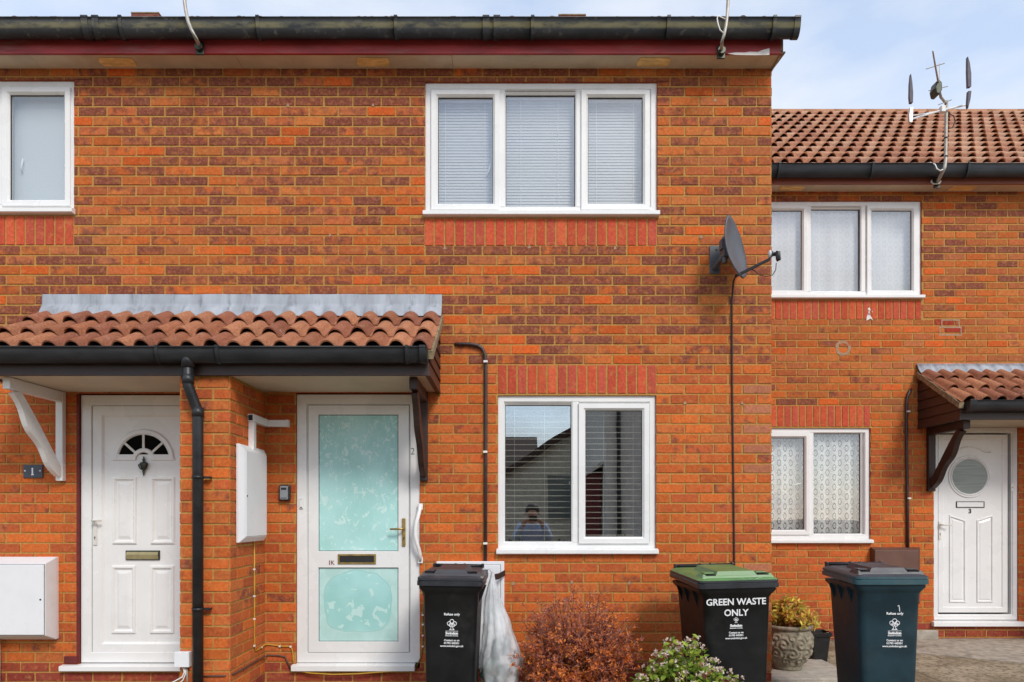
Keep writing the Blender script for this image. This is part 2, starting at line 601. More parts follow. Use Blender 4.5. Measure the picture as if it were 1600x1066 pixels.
M['soffit_light'] = simple('cream_soffit_board', (0.56, 0.48, 0.36), 0.75, 0.08, 4, dirt=(0.28, 0.22, 0.15), dirt_amt=0.4, dscale=2)
M['ply'] = simple('bare_plywood_patch', (0.85, 0.58, 0.24), 0.8, 0.2, 30, stretch=(0.3, 1, 1))
M['lead'] = simple('lead_flashing', (0.34, 0.37, 0.41), 0.6, 0.18, 6, dirt=(0.10, 0.11, 0.13), dirt_amt=0.75, dscale=9, stretch=(1.6, 1, 0.35), bump=0.2, bscale=20)
M['cement'] = simple('mossy_cement_bedding', (0.25, 0.19, 0.11), 0.95, 0.35, 25, dirt=(0.10, 0.09, 0.045), dirt_amt=0.8, dscale=12, bump=0.8, bscale=60)
M['black'] = simple('black_plastic', (0.012, 0.0125, 0.014), 0.42, 0.25, 10, dirt=(0.05, 0.047, 0.042), dirt_amt=0.3, dscale=4, bump=0.06)
M['bin_black'] = simple('black_bin_plastic', (0.0055, 0.006, 0.0066), 0.5, 0.25, 8, dirt=(0.040, 0.039, 0.036), dirt_amt=0.6, dscale=3.5, bump=0.12, bscale=160, spec=0.3)
M['bin_blue'] = simple('blue_black_bin_plastic', (0.009, 0.030, 0.042), 0.48, 0.2, 6, dirt=(0.03, 0.05, 0.055), dirt_amt=0.4, dscale=3.5, bump=0.12, bscale=160, spec=0.35)
M['lid_grey'] = simple('dark_grey_lid_plastic', (0.040, 0.040, 0.048), 0.48, 0.2, 8, dirt=(0.12, 0.085, 0.065), dirt_amt=0.5, dscale=6, bump=0.1)
M['lid_rim'] = simple('slate_lid_rim_plastic', (0.018, 0.020, 0.025), 0.44, 0.2, 8, dirt=(0.06, 0.06, 0.06), dirt_amt=0.4, dscale=5)
M['lid_green'] = simple('green_lid_plastic', (0.095, 0.215, 0.070), 0.42, 0.18, 7, dirt=(0.20, 0.17, 0.09), dirt_amt=0.5, dscale=5, bump=0.08)
M['lid_blue'] = simple('blue_lid_rim_plastic', (0.026, 0.074, 0.090), 0.42, 0.15, 7, dirt=(0.08, 0.10, 0.10), dirt_amt=0.4, dscale=5)
M['print'] = simple('white_print', (0.78, 0.79, 0.80), 0.6, 0.06, 30)
M['ink'] = simple('black_ink', (0.015, 0.015, 0.016), 0.6, 0.1)
M['ink_red'] = simple('dull_red_ink', (0.20, 0.06, 0.045), 0.6, 0.2, 90)
M['brass'] = simple('weathered_brass', (0.42, 0.30, 0.11), 0.35, 0.2, 30, metal=0.8)
M['pale_gold'] = simple('pale_brass_flap', (0.36, 0.31, 0.16), 0.45, 0.1, 20, metal=0.3)
M['cream_metal'] = simple('cream_handle_metal', (0.70, 0.68, 0.62), 0.35, 0.05)
M['dark_metal'] = simple('verdigris_metal', (0.055, 0.060, 0.045), 0.4, 0.35, 40, metal=0.6)
M['galv'] = simple('galvanised_pole', (0.42, 0.39, 0.34), 0.5, 0.2, 20, metal=0.5, dirt=(0.25, 0.14, 0.07), dirt_amt=0.6, dscale=8)
M['alu'] = simple('dull_aluminium', (0.55, 0.55, 0.56), 0.4, 0.1, 20, metal=0.7)
M['dish'] = simple('graphite_dish_paint', (0.085, 0.092, 0.105), 0.42, 0.12, 9, dirt=(0.18, 0.18, 0.18), dirt_amt=0.2, dscale=12)
M['purple_grid'] = simple('dark_reflector_grid', (0.035, 0.028, 0.055), 0.5, 0.2)
M['slate'] = simple('grey_slate_plaque', (0.055, 0.065, 0.085), 0.55, 0.2, 40)
M['key_grey'] = simple('grey_keysafe_cover', (0.24, 0.25, 0.27), 0.4, 0.08, 30)
M['wire_yellow'] = simple('yellow_cable', (0.52, 0.30, 0.03), 0.5, 0.15, 20)
M['wire_olive'] = simple('dull_olive_cable', (0.20, 0.17, 0.05), 0.55, 0.2, 20)
M['wire_brown'] = simple('brown_cable', (0.085, 0.050, 0.035), 0.55, 0.2, 20)
M['conduit'] = simple('brown_conduit', (0.050, 0.032, 0.030), 0.45, 0.2, 20)
M['clip'] = simple('white_cable_clip', (0.80, 0.79, 0.76), 0.5, 0.04)
M['pipe_white'] = simple('pale_waste_pipe', (0.62, 0.68, 0.62), 0.45, 0.06, 8)
M['meter_brown'] = simple('brown_meter_cabinet', (0.135, 0.062, 0.042), 0.5, 0.15, 8, dirt=(0.07, 0.04, 0.03), dirt_amt=0.5, dscale=4)
M['blind'] = simple('pale_blind_slat', (0.88, 0.885, 0.89), 0.5, 0.03)
M['blind_up'] = simple('grey_blind_slat', (0.48, 0.485, 0.475), 0.5, 0.03)
M['blind_warm'] = simple('cream_blind_slat', (0.80, 0.74, 0.66), 0.45, 0.03)
M['roller'] = simple('pale_grey_roller_blind', (0.60, 0.635, 0.64), 0.8, 0.04, 90)
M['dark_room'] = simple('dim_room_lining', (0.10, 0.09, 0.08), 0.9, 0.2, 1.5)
M['terracotta'] = simple('terracotta_pot', (0.42, 0.16, 0.06), 0.8, 0.15, 15, bump=0.2)
M['slab'] = simple('grey_paving_slab', (0.40, 0.36, 0.30), 0.9, 0.15, 14, dirt=(0.22, 0.18, 0.12), dirt_amt=0.6, dscale=6, bump=0.5, bscale=60)
M['path'] = simple('smooth_concrete_path', (0.34, 0.29, 0.23), 0.9, 0.25, 14, dirt=(0.15, 0.12, 0.085), dirt_amt=0.8, dscale=4, bump=0.4, bscale=90)
M['urn'] = simple('carved_stone', (0.25, 0.215, 0.155), 0.92, 0.25, 20, dirt=(0.09, 0.075, 0.045), dirt_amt=0.7, dscale=14, bump=0.6, bscale=90)
M['render'] = simple('pale_grey_render', (0.66, 0.63, 0.58), 0.9, 0.1, 6)
M['render2'] = simple('cream_render', (0.64, 0.60, 0.50), 0.9, 0.1, 6)
M['roof_dark'] = simple('dark_tiled_roof', (0.075, 0.045, 0.035), 0.85, 0.3, 4, stretch=(1, 6, 6))
M['garage_red'] = simple('maroon_garage_door', (0.16, 0.03, 0.035), 0.5, 0.1)
M['brick_plain'] = simple('plain_brickwork', (0.40, 0.12, 0.05), 0.9, 0.3, 18, bump=0.3)
M['leaf'] = m_leaf('leaf_surface', 0.42)
M['twig'] = m_leaf('twig_bark', 0.0, 0.8)
M['bag'] = m_bag()
M['skin'] = simple('skin', (0.50, 0.28, 0.20), 0.5, 0.08)
M['shirt'] = simple('light_blue_shirt', (0.42, 0.52, 0.72), 0.8, 0.08, 20)
M['trousers'] = simple('navy_trousers', (0.03, 0.035, 0.06), 0.8, 0.1)
M['hair'] = simple('dark_hair', (0.03, 0.02, 0.015), 0.6, 0.2)
M['hedge'] = simple('clipped_hedge', (0.04, 0.075, 0.022), 0.85, 0.5, 14, bump=0.8, bscale=20)

M['splash'] = simple('white_paint_splash', (0.74, 0.70, 0.66), 0.7, 0.05)

# ------------------------------------------------------------------ brickwork
rng = random.Random(7)
CZ, CH, BP, JT = 1.184, 0.0775, 0.2255, 0.0128      # course origin, course height, brick pitch, joint


def upper_brick(u, z):
    lf = mnoise.noise(Vector((u * 0.55 + 3.1, z * 0.8, 2.0)))
    bias = 0.42 + 0.38 * lf - 0.16 * max(0, u - 0.6) + (0.14 if z > 4.1 else 0)
    a = min(1.0, max(0.0, rng.gauss(bias, 0.30)))
    o = rng.random()
    base = [s2l(197, 106, 54), s2l(189, 101, 60), s2l(205, 105, 50), s2l(185, 106, 66), s2l(195, 112, 60)][int(o * 5)]
    if rng.random() < 0.06: base, a = s2l(214, 98, 42), 0.05
    f = rng.uniform(0.68, 0.97)
    return (base[0] * f, base[1] * f, base[2] * f * 0.92, a)


def lower_brick(u, z):
    base = rng.choice([s2l(208, 104, 48), s2l(202, 100, 50), s2l(212, 108, 48), s2l(196, 96, 52), s2l(204, 110, 56)])
    f = rng.uniform(0.70, 0.95)
    a = max(0, rng.gauss(0.09, 0.12))
    if rng.random() < 0.03: a = 0.5
    return (base[0] * f, base[1] * f, base[2] * f, a)


def soldier_brick(u, z):
    base = rng.choice([s2l(204, 86, 58), s2l(198, 82, 58), s2l(208, 94, 62), s2l(194, 86, 66)])
    f = rng.uniform(0.76, 0.95)
    return (base[0] * f, base[1] * f, base[2] * f, 0.0)


def red_plinth(u, z):
    base = rng.choice([s2l(160, 70, 52), s2l(150, 62, 50), s2l(168, 76, 50)])
    f = rng.uniform(0.72, 0.9)
    return (base[0] * f, base[1] * f, base[2] * f, 0.12)


def facade_col(zsplit, plinth=-9):
    def fn(u, z):
        if z < plinth: return red_plinth(u, z)
        return upper_brick(u, z) if z > zsplit else lower_brick(u, z)
    return fn


def sub_rect(r, h):
    a0, a1, b0, b1 = r; c0, c1, d0, d1 = h
    if a1 <= c0 or a0 >= c1 or b1 <= d0 or b0 >= d1: return [r]
    out = []
    if b0 < d0: out.append((a0, a1, b0, d0))
    if b1 > d1: out.append((a0, a1, d1, b1))
    m0, m1 = max(b0, d0), min(b1, d1)
    if a0 < c0: out.append((a0, c0, m0, m1))
    if a1 > c1: out.append((c1, a1, m0, m1))
    return out


def one_brick(mb, fn, r, col, proud=0.0055):
    u0, u1, z0, z1 = r
    j = 0.0011
    d = proud + rng.uniform(-0.0012, 0.0012)
    q = [(u0, z0), (u1, z0), (u1, z1), (u0, z1)]
    q = [(u + rng.uniform(-j, j), z + rng.uniform(-j, j)) for u, z in q]
    ins = 0.0022
    fr = [(q[0][0] + ins, q[0][1] + ins), (q[1][0] - ins, q[1][1] + ins), (q[2][0] - ins, q[2][1] - ins), (q[3][0] + ins, q[3][1] - ins)]
    mb.col = col; mb.mat = 0
    a = mb.pts([fn(u, z, 0) for u, z in q]); b = mb.pts([fn(u, z, d) for u, z in fr])
    mb.face(b)
    for k in range(4):
        n = (k + 1) % 4
        mb.face((a[k], a[n], b[n], b[k]))


def brickwork(mb, fn, u0, u1, z0, z1, origin, holes=(), soldiers=(), colfn=lower_brick, own=None, flip=0, sheet=None, special=None, clip=(1, 1)):
    """bricks in stretcher bond on the plane given by fn(u, z, outward); mortar behind them"""
    k0, k1 = int(math.floor((z0 - CZ) / CH)), int(math.ceil((z1 - CZ) / CH))
    blocks = list(holes) + [(s[0], s[1], s[2], s[3]) for s in soldiers]
    for k in range(k0, k1):
        zb = CZ + k * CH
        off = origin + (BP / 2 if (k + flip) % 2 else 0)
        i0, i1 = int(math.floor((u0 - off) / BP)) - 1, int(math.ceil((u1 - off) / BP)) + 1
        for i in range(i0, i1):
            ua = off + i * BP
            uc = ua + BP / 2
            if own and not (own[0] <= uc < own[1]): continue
            jj = rng.uniform(-0.002, 0.002)
            r = (max(ua + JT / 2 + jj, u0 if clip[0] else ua), min(ua + BP - JT / 2 + jj, u1 if clip[1] else ua + BP), max(zb + JT / 2, z0), min(zb + CH - JT / 2, z1))
            if r[1] - r[0] < 0.02 or r[3] - r[2] < 0.012: continue
            rs = [r]
            for h in blocks:
                hh = (h[0] - 0.0, h[1] + 0.0, h[2], h[3])
                rs = [y for x in rs for y in sub_rect(x, hh)]
            c = colfn(uc, zb + CH / 2)
            if special:
                c = special(uc, zb + CH / 2, c)
            for x in rs:
                if x[1] - x[0] > 0.02 and x[3] - x[2] > 0.012:
                    one_brick(mb, fn, x, c)
    for s in soldiers:
        n = max(1, round((s[1] - s[0]) / CH)); w = (s[1] - s[0]) / n
        for i in range(n):
            one_brick(mb, fn, (s[0] + i * w + JT / 2, s[0] + (i + 1) * w - JT / 2, s[2] + JT / 2, s[3] - JT / 2), soldier_brick(0, 0))
    # mortar sheet with the openings left out
    mb.mat = 1; mb.col = (0.4, 0.2, 0.05, 1)
    su0, su1 = (sheet if sheet else (u0, u1))
    us = sorted({su0, su1} | {min(max(v, su0), su1) for h in holes for v in h[:2]})
    zs = sorted({z0, z1} | {min(max(v, z0), z1) for h in holes for v in h[2:]})
    for a, b in zip(us, us[1:]):
        for c, d in zip(zs, zs[1:]):
            if b - a < 1e-5 or d - c < 1e-5: continue
            m = ((a + b) / 2, (c + d) / 2)
            if any(h[0] < m[0] < h[1] and h[2] < m[1] < h[3] for h in holes): continue
            mb.quad(fn(a, c, 0), fn(b, c, 0), fn(b, d, 0), fn(a, d, 0))


def reveal(mb, fn, h, depth=0.11):
    """brick returns of an opening"""
    mb.mat = 0; mb.col = s2l(150, 66, 40) + (0.2,)
    a, b, c, d = h
    for p, q in (((a, c), (b, c)), ((b, c), (b, d)), ((b, d), (a, d)), ((a, d), (a, c))):
        mb.quad(fn(p[0], p[1], 0.0), fn(q[0], q[1], 0.0), fn(q[0], q[1], -depth), fn(p[0], p[1], -depth))


# ------------------------------------------------------------------ roof tiles
def roll_profile(u, p=0.155, w=0.098, h=0.037):
    v = abs(((u / p + 0.5) % 1.0) - 0.5) * p
    return h * math.sqrt(max(0.0, 1 - (2 * v / w) ** 2)) ** 1.15 if v < w / 2 else 0.0


def tiles(mb, x0, x1, ye, ze, ang, rows, gauge, samples=12, seed=3, p=0.155, jitter=1.0, cols=None, rise=0.026, vary=(0.64, 0.84)):
    """rows of single-roll clay tiles climbing from the eaves line (ye, ze) towards +Y"""
    rg = random.Random(seed)
    ca, sa = math.cos(ang), math.sin(ang)
    n = max(1, round((x1 - x0) / p)); pp = (x1 - x0) / n

    def pt(x, s, h): return (x, ye + s * ca - h * sa, ze + s * sa + h * ca)
    cols = cols or [s2l(188, 124, 90), s2l(176, 112, 80), s2l(198, 134, 98), s2l(166, 104, 78)]
    mb.smooth = False
    for r in range(rows):
        s0 = r * gauge
        for t in range(n):
            base = rg.choice(cols); f = rg.uniform(*vary)
            mb.col = (base[0] * f, base[1] * f, base[2] * f, rg.random())
            lift = rise + rg.uniform(-0.003, 0.005) * jitter
            ds = rg.uniform(-0.008, 0.008) * jitter
            xa = x0 + t * pp
            xs = [xa + pp * k / samples for k in range(samples + 1)]
            th = 0.011
            top0 = []; lip0 = []; und = []; top1 = []
            for x in xs:
                h = roll_profile(x - xa, p=pp, w=pp * 0.64) if False else roll_profile((x - xa) - pp * 0.5 + pp * 0.0, p=pp, w=pp * 0.72)
                he = h * 1.30 + lift * (0.55 + 0.8 * h / 0.04)
                top0.append(pt(x, s0 + ds, he)); lip0.append(pt(x, s0 + ds, he - th))
                und.append(pt(x, s0 + ds + 0.12, max(he - th, 0.003) * 0.8)); top1.append(pt(x, s0 + gauge + 0.05, h * 0.92 + 0.001))
            A, B, U, T = mb.pts(top0), mb.pts(lip0), mb.pts(und), mb.pts(top1)
            mid = mb.pts([tuple(a + (b - a) * 0.5 for a, b in zip(q, w)) for q, w in zip(top0, top1)])
            for k in range(samples):
                mb.smooth = True
                mb.face((A[k], A[k + 1], mid[k + 1], mid[k])); mb.face((mid[k], mid[k + 1], T[k + 1], T[k]))
                mb.smooth = False
                mb.face((B[k], B[k + 1], A[k + 1], A[k])); mb.face((U[k], U[k + 1], B[k + 1], B[k]))
    # underlay
    mb.col = (0.03, 0.018, 0.014, 1)
    mb.quad(pt(x0, 0.03, -0.004), pt(x1, 0.03, -0.004), pt(x1, rows * gauge, -0.004), pt(x0, rows * gauge, -0.004))


def half_round(mb, x0, x1, yc, zt, r, t=0.004, n=14, cap_l=False, cap_r=False, dp=1.95):
    """half-round gutter trough"""
    def rim(x, rr): return [(x, yc + rr * math.cos(PI + PI * k / n), zt + rr * dp * math.sin(PI + PI * k / n)) for k in range(n + 1)]
    mb.smooth = True
    o0, o1, i0, i1 = [mb.pts(rim(x, rr)) for x, rr in ((x0, r), (x1, r), (x0, r - t), (x1, r - t))]
    for k in range(n):
        mb.face((o0[k], o0[k + 1], o1[k + 1], o1[k])); mb.face((i0[k + 1], i0[k], i1[k], i1[k + 1]))
    mb.smooth = False
    for a, b in ((o0, i0), (o1, i1)):
        for k in range(n): mb.face((a[k], a[k + 1], b[k + 1], b[k]))
    for k in (0, n):
        mb.face((o0[k], i0[k], i1[k], o1[k]))
    # rolled front lip
    mb.smooth = True
    mb.tube([(x0, yc - r + 0.002, zt), (x1, yc - r + 0.002, zt)], 0.006, 8)
    mb.smooth = False
    for x, on in ((x0, cap_l), (x1, cap_r)):
        if on:
            mb.face(mb.pts(rim(x, r - 0.001)))


def gutter_ring(mb, x, w, yc, zt, r, n=14, dp=1.9):
    for xx in (x - w / 2,):
        pts = [(xx, yc + r * math.cos(PI + PI * k / n), zt + r * dp * math.sin(PI + PI * k / n)) for k in range(n + 1)]
        pts2 = [(xx + w, a[1], a[2]) for a in pts]
        inn = [(xx, yc + (r - 0.008) * math.cos(PI + PI * k / n), zt + (r - 0.008) * dp * math.sin(PI + PI * k / n)) for k in range(n + 1)]
        inn2 = [(xx + w, a[1], a[2]) for a in inn]
        A, B, I, J = mb.pts(pts), mb.pts(pts2), mb.pts(inn), mb.pts(inn2)
        for k in range(n):
            mb.smooth = True
            mb.face((A[k], A[k + 1], B[k + 1], B[k]))
            mb.smooth = False
            mb.face((A[k], A[k + 1], I[k + 1], I[k])); mb.face((B[k], B[k + 1], J[k + 1], J[k]))
    # hook over the front rim
    mb.box(x - w / 2, x + w / 2, yc - r - 0.004, yc - r + 0.016, zt - 0.004, zt + 0.010)


# ------------------------------------------------------------------ windows
def window(house, x0, x1, z0, z1, yw, cells, sill=(0.012, 0.05), glass='glass', label=None, sill_h=0.045, handle=None):
    """cells: (xa, xb, za, zb, opening) = the glass rectangles; each with its own frame or sash"""
    yf = yw + 0.018
    f = MB()
    zb = z0 + sill_h
    fr = 0.052
    f.ring(x0, x1, zb, z1, [(0.0, yf + 0.07), (0.0, yf + 0.002), (0.002, yf), (fr - 0.008, yf), (fr, yf + 0.012), (fr, yf + 0.07)])
    xs = sorted(cells)
    w = f.build('window', M['upvc'], house)
    if label: w['label'] = label
    # mullions between the lights
    for a, b in zip(xs, xs[1:]):
        m0, m1 = a[1], b[0]
        mu = MB()
        c = (m0 + m1) / 2
        hw = 0.030 if (a[4] != b[4]) else 0.034
        if a[4] and not b[4]: c = m1 - hw
        elif b[4] and not a[4]: c = m0 + hw
        zi0, zi1 = zb + fr - 0.004, z1 - fr + 0.004
        ch = 0.010
        poly = [(c - hw, yf + 0.06), (c - hw, yf + ch), (c - hw + ch, yf), (c + hw - ch, yf), (c + hw, yf + ch), (c + hw, yf + 0.06)]
        mu.prism([(x, y, zi0) for x, y in poly], (0, 0, zi1 - zi0))
        mu.build('mullion', M['upvc'], w)
    for (xa, xb, za, zc, op) in cells:
        g = 0.004
        if op:
            s = MB(); i = 0.054; ys = yf - 0.016
            s.ring(xa - i, xb + i, za - i, zc + i, [(0.0, yf + 0.03), (0.0, ys + 0.003), (0.003, ys), (i - 0.016, ys), (i, ys + 0.016), (i, ys + 0.05)])
            sash = s.build('sash', M['upvc'], w)
            yg = ys + 0.030
        else:
            bd = MB()
            bi = 0.016
            bd.ring(xa - bi, xb + bi, za - bi, zc + bi, [(0.0, yf + 0.05), (0.0, yf + 0.006), (bi, yf + 0.020), (bi, yf + 0.05)])
            bd.build('glazing_bead', M['upvc'], w)
            yg = yf + 0.034
        gk = MB()
        gk.ring(xa - 0.001, xb + 0.001, za - 0.001, zc + 0.001, [(0.0, yg - 0.006), (0.005, yg - 0.004), (0.005, yg + 0.002)])
        gk.build('gasket', M['gasket'], w)
        p = MB(); p.box(xa, xb, yg, yg + 0.004, za, zc)
        p.build('pane', M[glass], w)
    if sill:
        s = MB(); ov, pr = sill
        poly = [(yw + 0.05, z0 + sill_h), (yw - 0.004, z0 + sill_h), (yw - pr, z0 + sill_h - 0.010), (yw - pr, z0 + 0.006), (yw - pr + 0.012, z0), (yw + 0.05, z0)]
        s.prism([(x0 - ov, y, z) for y, z in poly], (x1 - x0 + 2 * ov, 0, 0))
        s.build('sill', M['upvc'], w, bevel=0.002)
    return w


def blind(name, label, x0, x1, z0, z1, y, pitch, depth, tilt, mat, cords, group=None, th=0.0022, valance=0.03):
    root = thing(name, label, 'blind', ((x0 + x1) / 2, y, z0), group=group)
    h = MB(); h.box(x0, x1, y - depth * 0.6, y + depth * 0.6, z1 - valance, z1)
    h.build('headrail', M['blind'], root, bevel=0.002)
    s = MB()
    z = z1 - valance - pitch * 0.6
    c, q = math.cos(tilt), math.sin(tilt)
    k = 0
    while z > z0 + 0.02:
        jt = rng.uniform(-0.0012, 0.0012)
        # slightly bowed slat
        pr = []
        for t in (-0.5, 0.0, 0.5):
            yy = t * depth; bow = 0.002 * (1 - (2 * t) ** 2)
            pr.append((y + yy * c - bow * q, z + jt + yy * q + bow * c))
        prof = pr + [(b[0] + th * q * 0.3, b[1] - th) for b in reversed(pr)]
        s.loft([[(xx, a, b) for a, b in prof] for xx in (x0 + 0.003, x1 - 0.003)])
        z -= pitch; k += 1
    s.build('louvre', M[mat], root)
    b = MB(); b.box(x0, x1, y - 0.012, y + 0.012, z0, z0 + 0.014)
    b.build('bottom_rail', M[mat], root)
    for cx in cords:
        t = MB(); t.tube([(cx, y - depth * 0.5 * c - 0.006, z0), (cx, y - depth * 0.5 * c - 0.003, z1 - 0.01)], 0.0013, 5)
        t.build('cord', M['blind'], root)
    return root


def net_curtain(label, x0, x1, z0, z1, y, mat, seed, amp=0.018):
    mb = MB(); mb.smooth = True
    nx, nz = 90, 14
    rg = random.Random(seed); ph = rg.uniform(0, 9)
    rows = []
    for j in range(nz + 1):
        z = z0 + (z1 - z0) * j / nz
        r = []
        for i in range(nx + 1):
            u = i / nx; x = x0 + (x1 - x0) * u
            fold = amp * math.sin(u * 42 + ph + 1.4 * math.sin(u * 9 + ph)) * (1 - 0.35 * j / nz) + 0.4 * amp * mnoise.noise(Vector((u * 14, j * 0.12, ph)))
            r.append((x, y + fold, z))
        rows.append(mb.pts(r))
    for a, b in zip(rows, rows[1:]):
        for i in range(nx): mb.face((a[i], a[i + 1], b[i + 1], b[i]))
    o = mb.build('net_curtain', M[mat])
    tag(o, label, 'curtain')
    rootify(o, ((x0 + x1) / 2, y, z0))
    sol = o.modifiers.new('thickness', 'SOLIDIFY'); sol.thickness = 0.0006
    return o


# ------------------------------------------------------------------ front terrace (numbers 1 and 2)
XR = WX(1205)            # right-hand corner of number 2
XS = -2.10               # party line between 1 and 2
XL = -6.4
Z_EAVE = 4.81            # underside of the soffit at the wall
ZB = -0.25
ZSPL = CZ + CH * 17      # change of brick at the lintel head
DEPTH = 7.0


def ffront(y0):
    return lambda u, z, n: (u, y0 - n, z)


house_mid = thing('terraced_house', 'middle red brick terraced house with blue-filmed glass door and blinds in its windows', 'house', ((XS + XR) / 2, 3.0, -0.07), group='brick terraced houses')
house_left = thing('terraced_house', 'leftmost brick terraced house with white four-panel door beside plaque 1', 'house', ((XS + XL) / 2, 3.0, -0.07), group='brick terraced houses')
house_right = thing('terraced_house', 'set-back brick terraced house on the right with round-window door and net curtains', 'house', (5.5, RY + 3, -0.04), group='brick terraced houses')

# openings on the front wall (x0, x1, z0, z1)
W_UP = (WX(664), WX(1027), WZ(340), WZ(128))
W_LO = (WX(778), WX(1025), WZ(866), WZ(618))
W_LF = (WX(-128), WX(116), WZ(336), WZ(125))
D_2 = (WX(463), WX(656), WZ(1045), WZ(614))
D_1 = (WX(124), WX(318), WZ(1045), WZ(615))
SO_UP = (WX(663), WX(1027), WZ(385.0), WZ(341))
SO_LO = (WX(777), WX(1026), CZ + CH * 14, CZ + CH * 17)
SO_LF = (WX(-128), WX(116), WZ(384), WZ(337))
EXTRA = {}


def front_special(u, z, c):
    # greyer bonded bricks at the lower right-hand corner
    if z < ZSPL - 0.05 and abs(u - (XR - 0.07)) < 0.06 and rng.random() < 0.7:
        f = rng.uniform(0.8, 1)
        return (0.46 * f, 0.16 * f, 0.085 * f, 0.12)
    return c


zt_wall = 4.84
for hs, own, sheet, holes, sold in (
        (house_mid, (XS, XR + 1), (XS, XR), [W_UP, W_LO, D_2], [SO_UP, SO_LO]),
        (house_left, (XL - 1, XS), (XL, XS), [W_LF, D_1], [SO_LF])):
    mb = MB()
    brickwork(mb, ffront(0.0), sheet[0], sheet[1], ZB, zt_wall, XR, holes, sold, facade_col(ZSPL, WZ(1036)), own=own, sheet=sheet, special=front_special, clip=(hs is house_left, hs is house_mid))
    for h in holes: reveal(mb, ffront(0.0), h)
    # return wall (gable) of number 2, rear wall and party walls
    if hs is house_mid:
        fg = lambda u, z, n: (XR + n, u, z)
        brickwork(mb, fg, 0.0, RY + 0.4, ZB, zt_wall, 0.0, [], [], facade_col(ZSPL, WZ(1036)), flip=1)
        mb.mat = 1
        mb.quad((XR, RY + 0.4, ZB), (XR, DEPTH, ZB), (XR, DEPTH, zt_wall), (XR, RY + 0.4, zt_wall))
    hs_wall = mb.build('wall', [M['brick'], M['mortar']], hs)
    bk = MB()
    a, b = sheet
    bk.quad((b, DEPTH, ZB), (a, DEPTH, ZB), (a, DEPTH, zt_wall), (b, DEPTH, zt_wall))
    if hs is house_left: bk.quad((a, DEPTH, ZB), (a, 0, ZB), (a, 0, zt_wall), (a, DEPTH, zt_wall))
    bk.build('rear_wall', M['brick_plain'], hs)
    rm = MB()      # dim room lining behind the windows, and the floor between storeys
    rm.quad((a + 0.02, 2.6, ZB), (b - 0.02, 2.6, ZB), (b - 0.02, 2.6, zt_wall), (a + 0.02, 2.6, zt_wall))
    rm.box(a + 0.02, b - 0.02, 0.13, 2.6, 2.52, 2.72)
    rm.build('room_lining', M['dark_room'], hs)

# gable triangle and verge of number 2, roofs
PITCH = math.radians(36.0)
YE, ZE = -0.235, 4.965
NROW, GAU = 13, 0.298
RL = NROW * GAU
yr, zr = YE + RL * math.cos(PITCH), ZE + RL * math.sin(PITCH)
for hs, a, b in ((house_mid, XS, WX(1205) + 0.075), (house_left, XL, XS)):
    mb = MB()
    tiles(mb, a, b, YE, ZE, PITCH, NROW, GAU, samples=9, seed=11 if hs is house_mid else 12, rise=0.016)
    mb.col = (0.25, 0.12, 0.09, 1)
    yb = 2 * yr - YE
    mb.quad((b, yb, ZE), (a, yb, ZE), (a, yr, zr), (b, yr, zr))
    rf = mb.build('roof', M['tile'], hs)
    rd = MB(); rd.smooth = True; rd.col = s2l(150, 82, 62) + (1,)
    rd.tube([(a, yr, zr - 0.02), (b, yr, zr - 0.02)], 0.10, 14)
    rd.build('ridge', M['tile'], rf)
gm = MB(); gm.mat = 1; gm.col = (0.4, 0.2, 0.05, 1)
gm.face(gm.pts([(XR, 0, zt_wall), (XR, 2 * yr, zt_wall), (XR, yr, zr - 0.1)]))
gm.build('gable', [M['brick'], M['mortar']], house_mid)

# roof vents peeping over the gutter
for hs, pxa, pxb, py in ((house_left, 215, 257, 19), (house_mid, 872, 913, 22)):
    s = 0.52
    y, z = YE + s * math.cos(PITCH), ZE + s * math.sin(PITCH)
    xa, xb = P(pxa, 0, y)[0], P(pxb, 0, y)[0]
    zt = P(0, py, y - .09)[2]
    v = MB(); v.col = s2l(120, 70, 62) + (1,)
    v.loft([[(xa - .01, y - .1, z - .05), (xb + .01, y - .1, z - .05), (xb + .01, y + .1, z + .05), (xa - .01, y + .1, z + .05)],
            [(xa, y - .09, zt - .012), (xb, y - .09, zt - .012), (xb, y + .09, zt - .012), (xa, y + .09, zt - .012)]])
    vv = v.build('roof_vent', M['tile'], hs)
    cp = MB(); cp.box(xa - .004, xb + .004, y - .095, y + .095, zt - .012, zt)
    cp.build('vent_cap', M['cement'], vv, bevel=0.004)


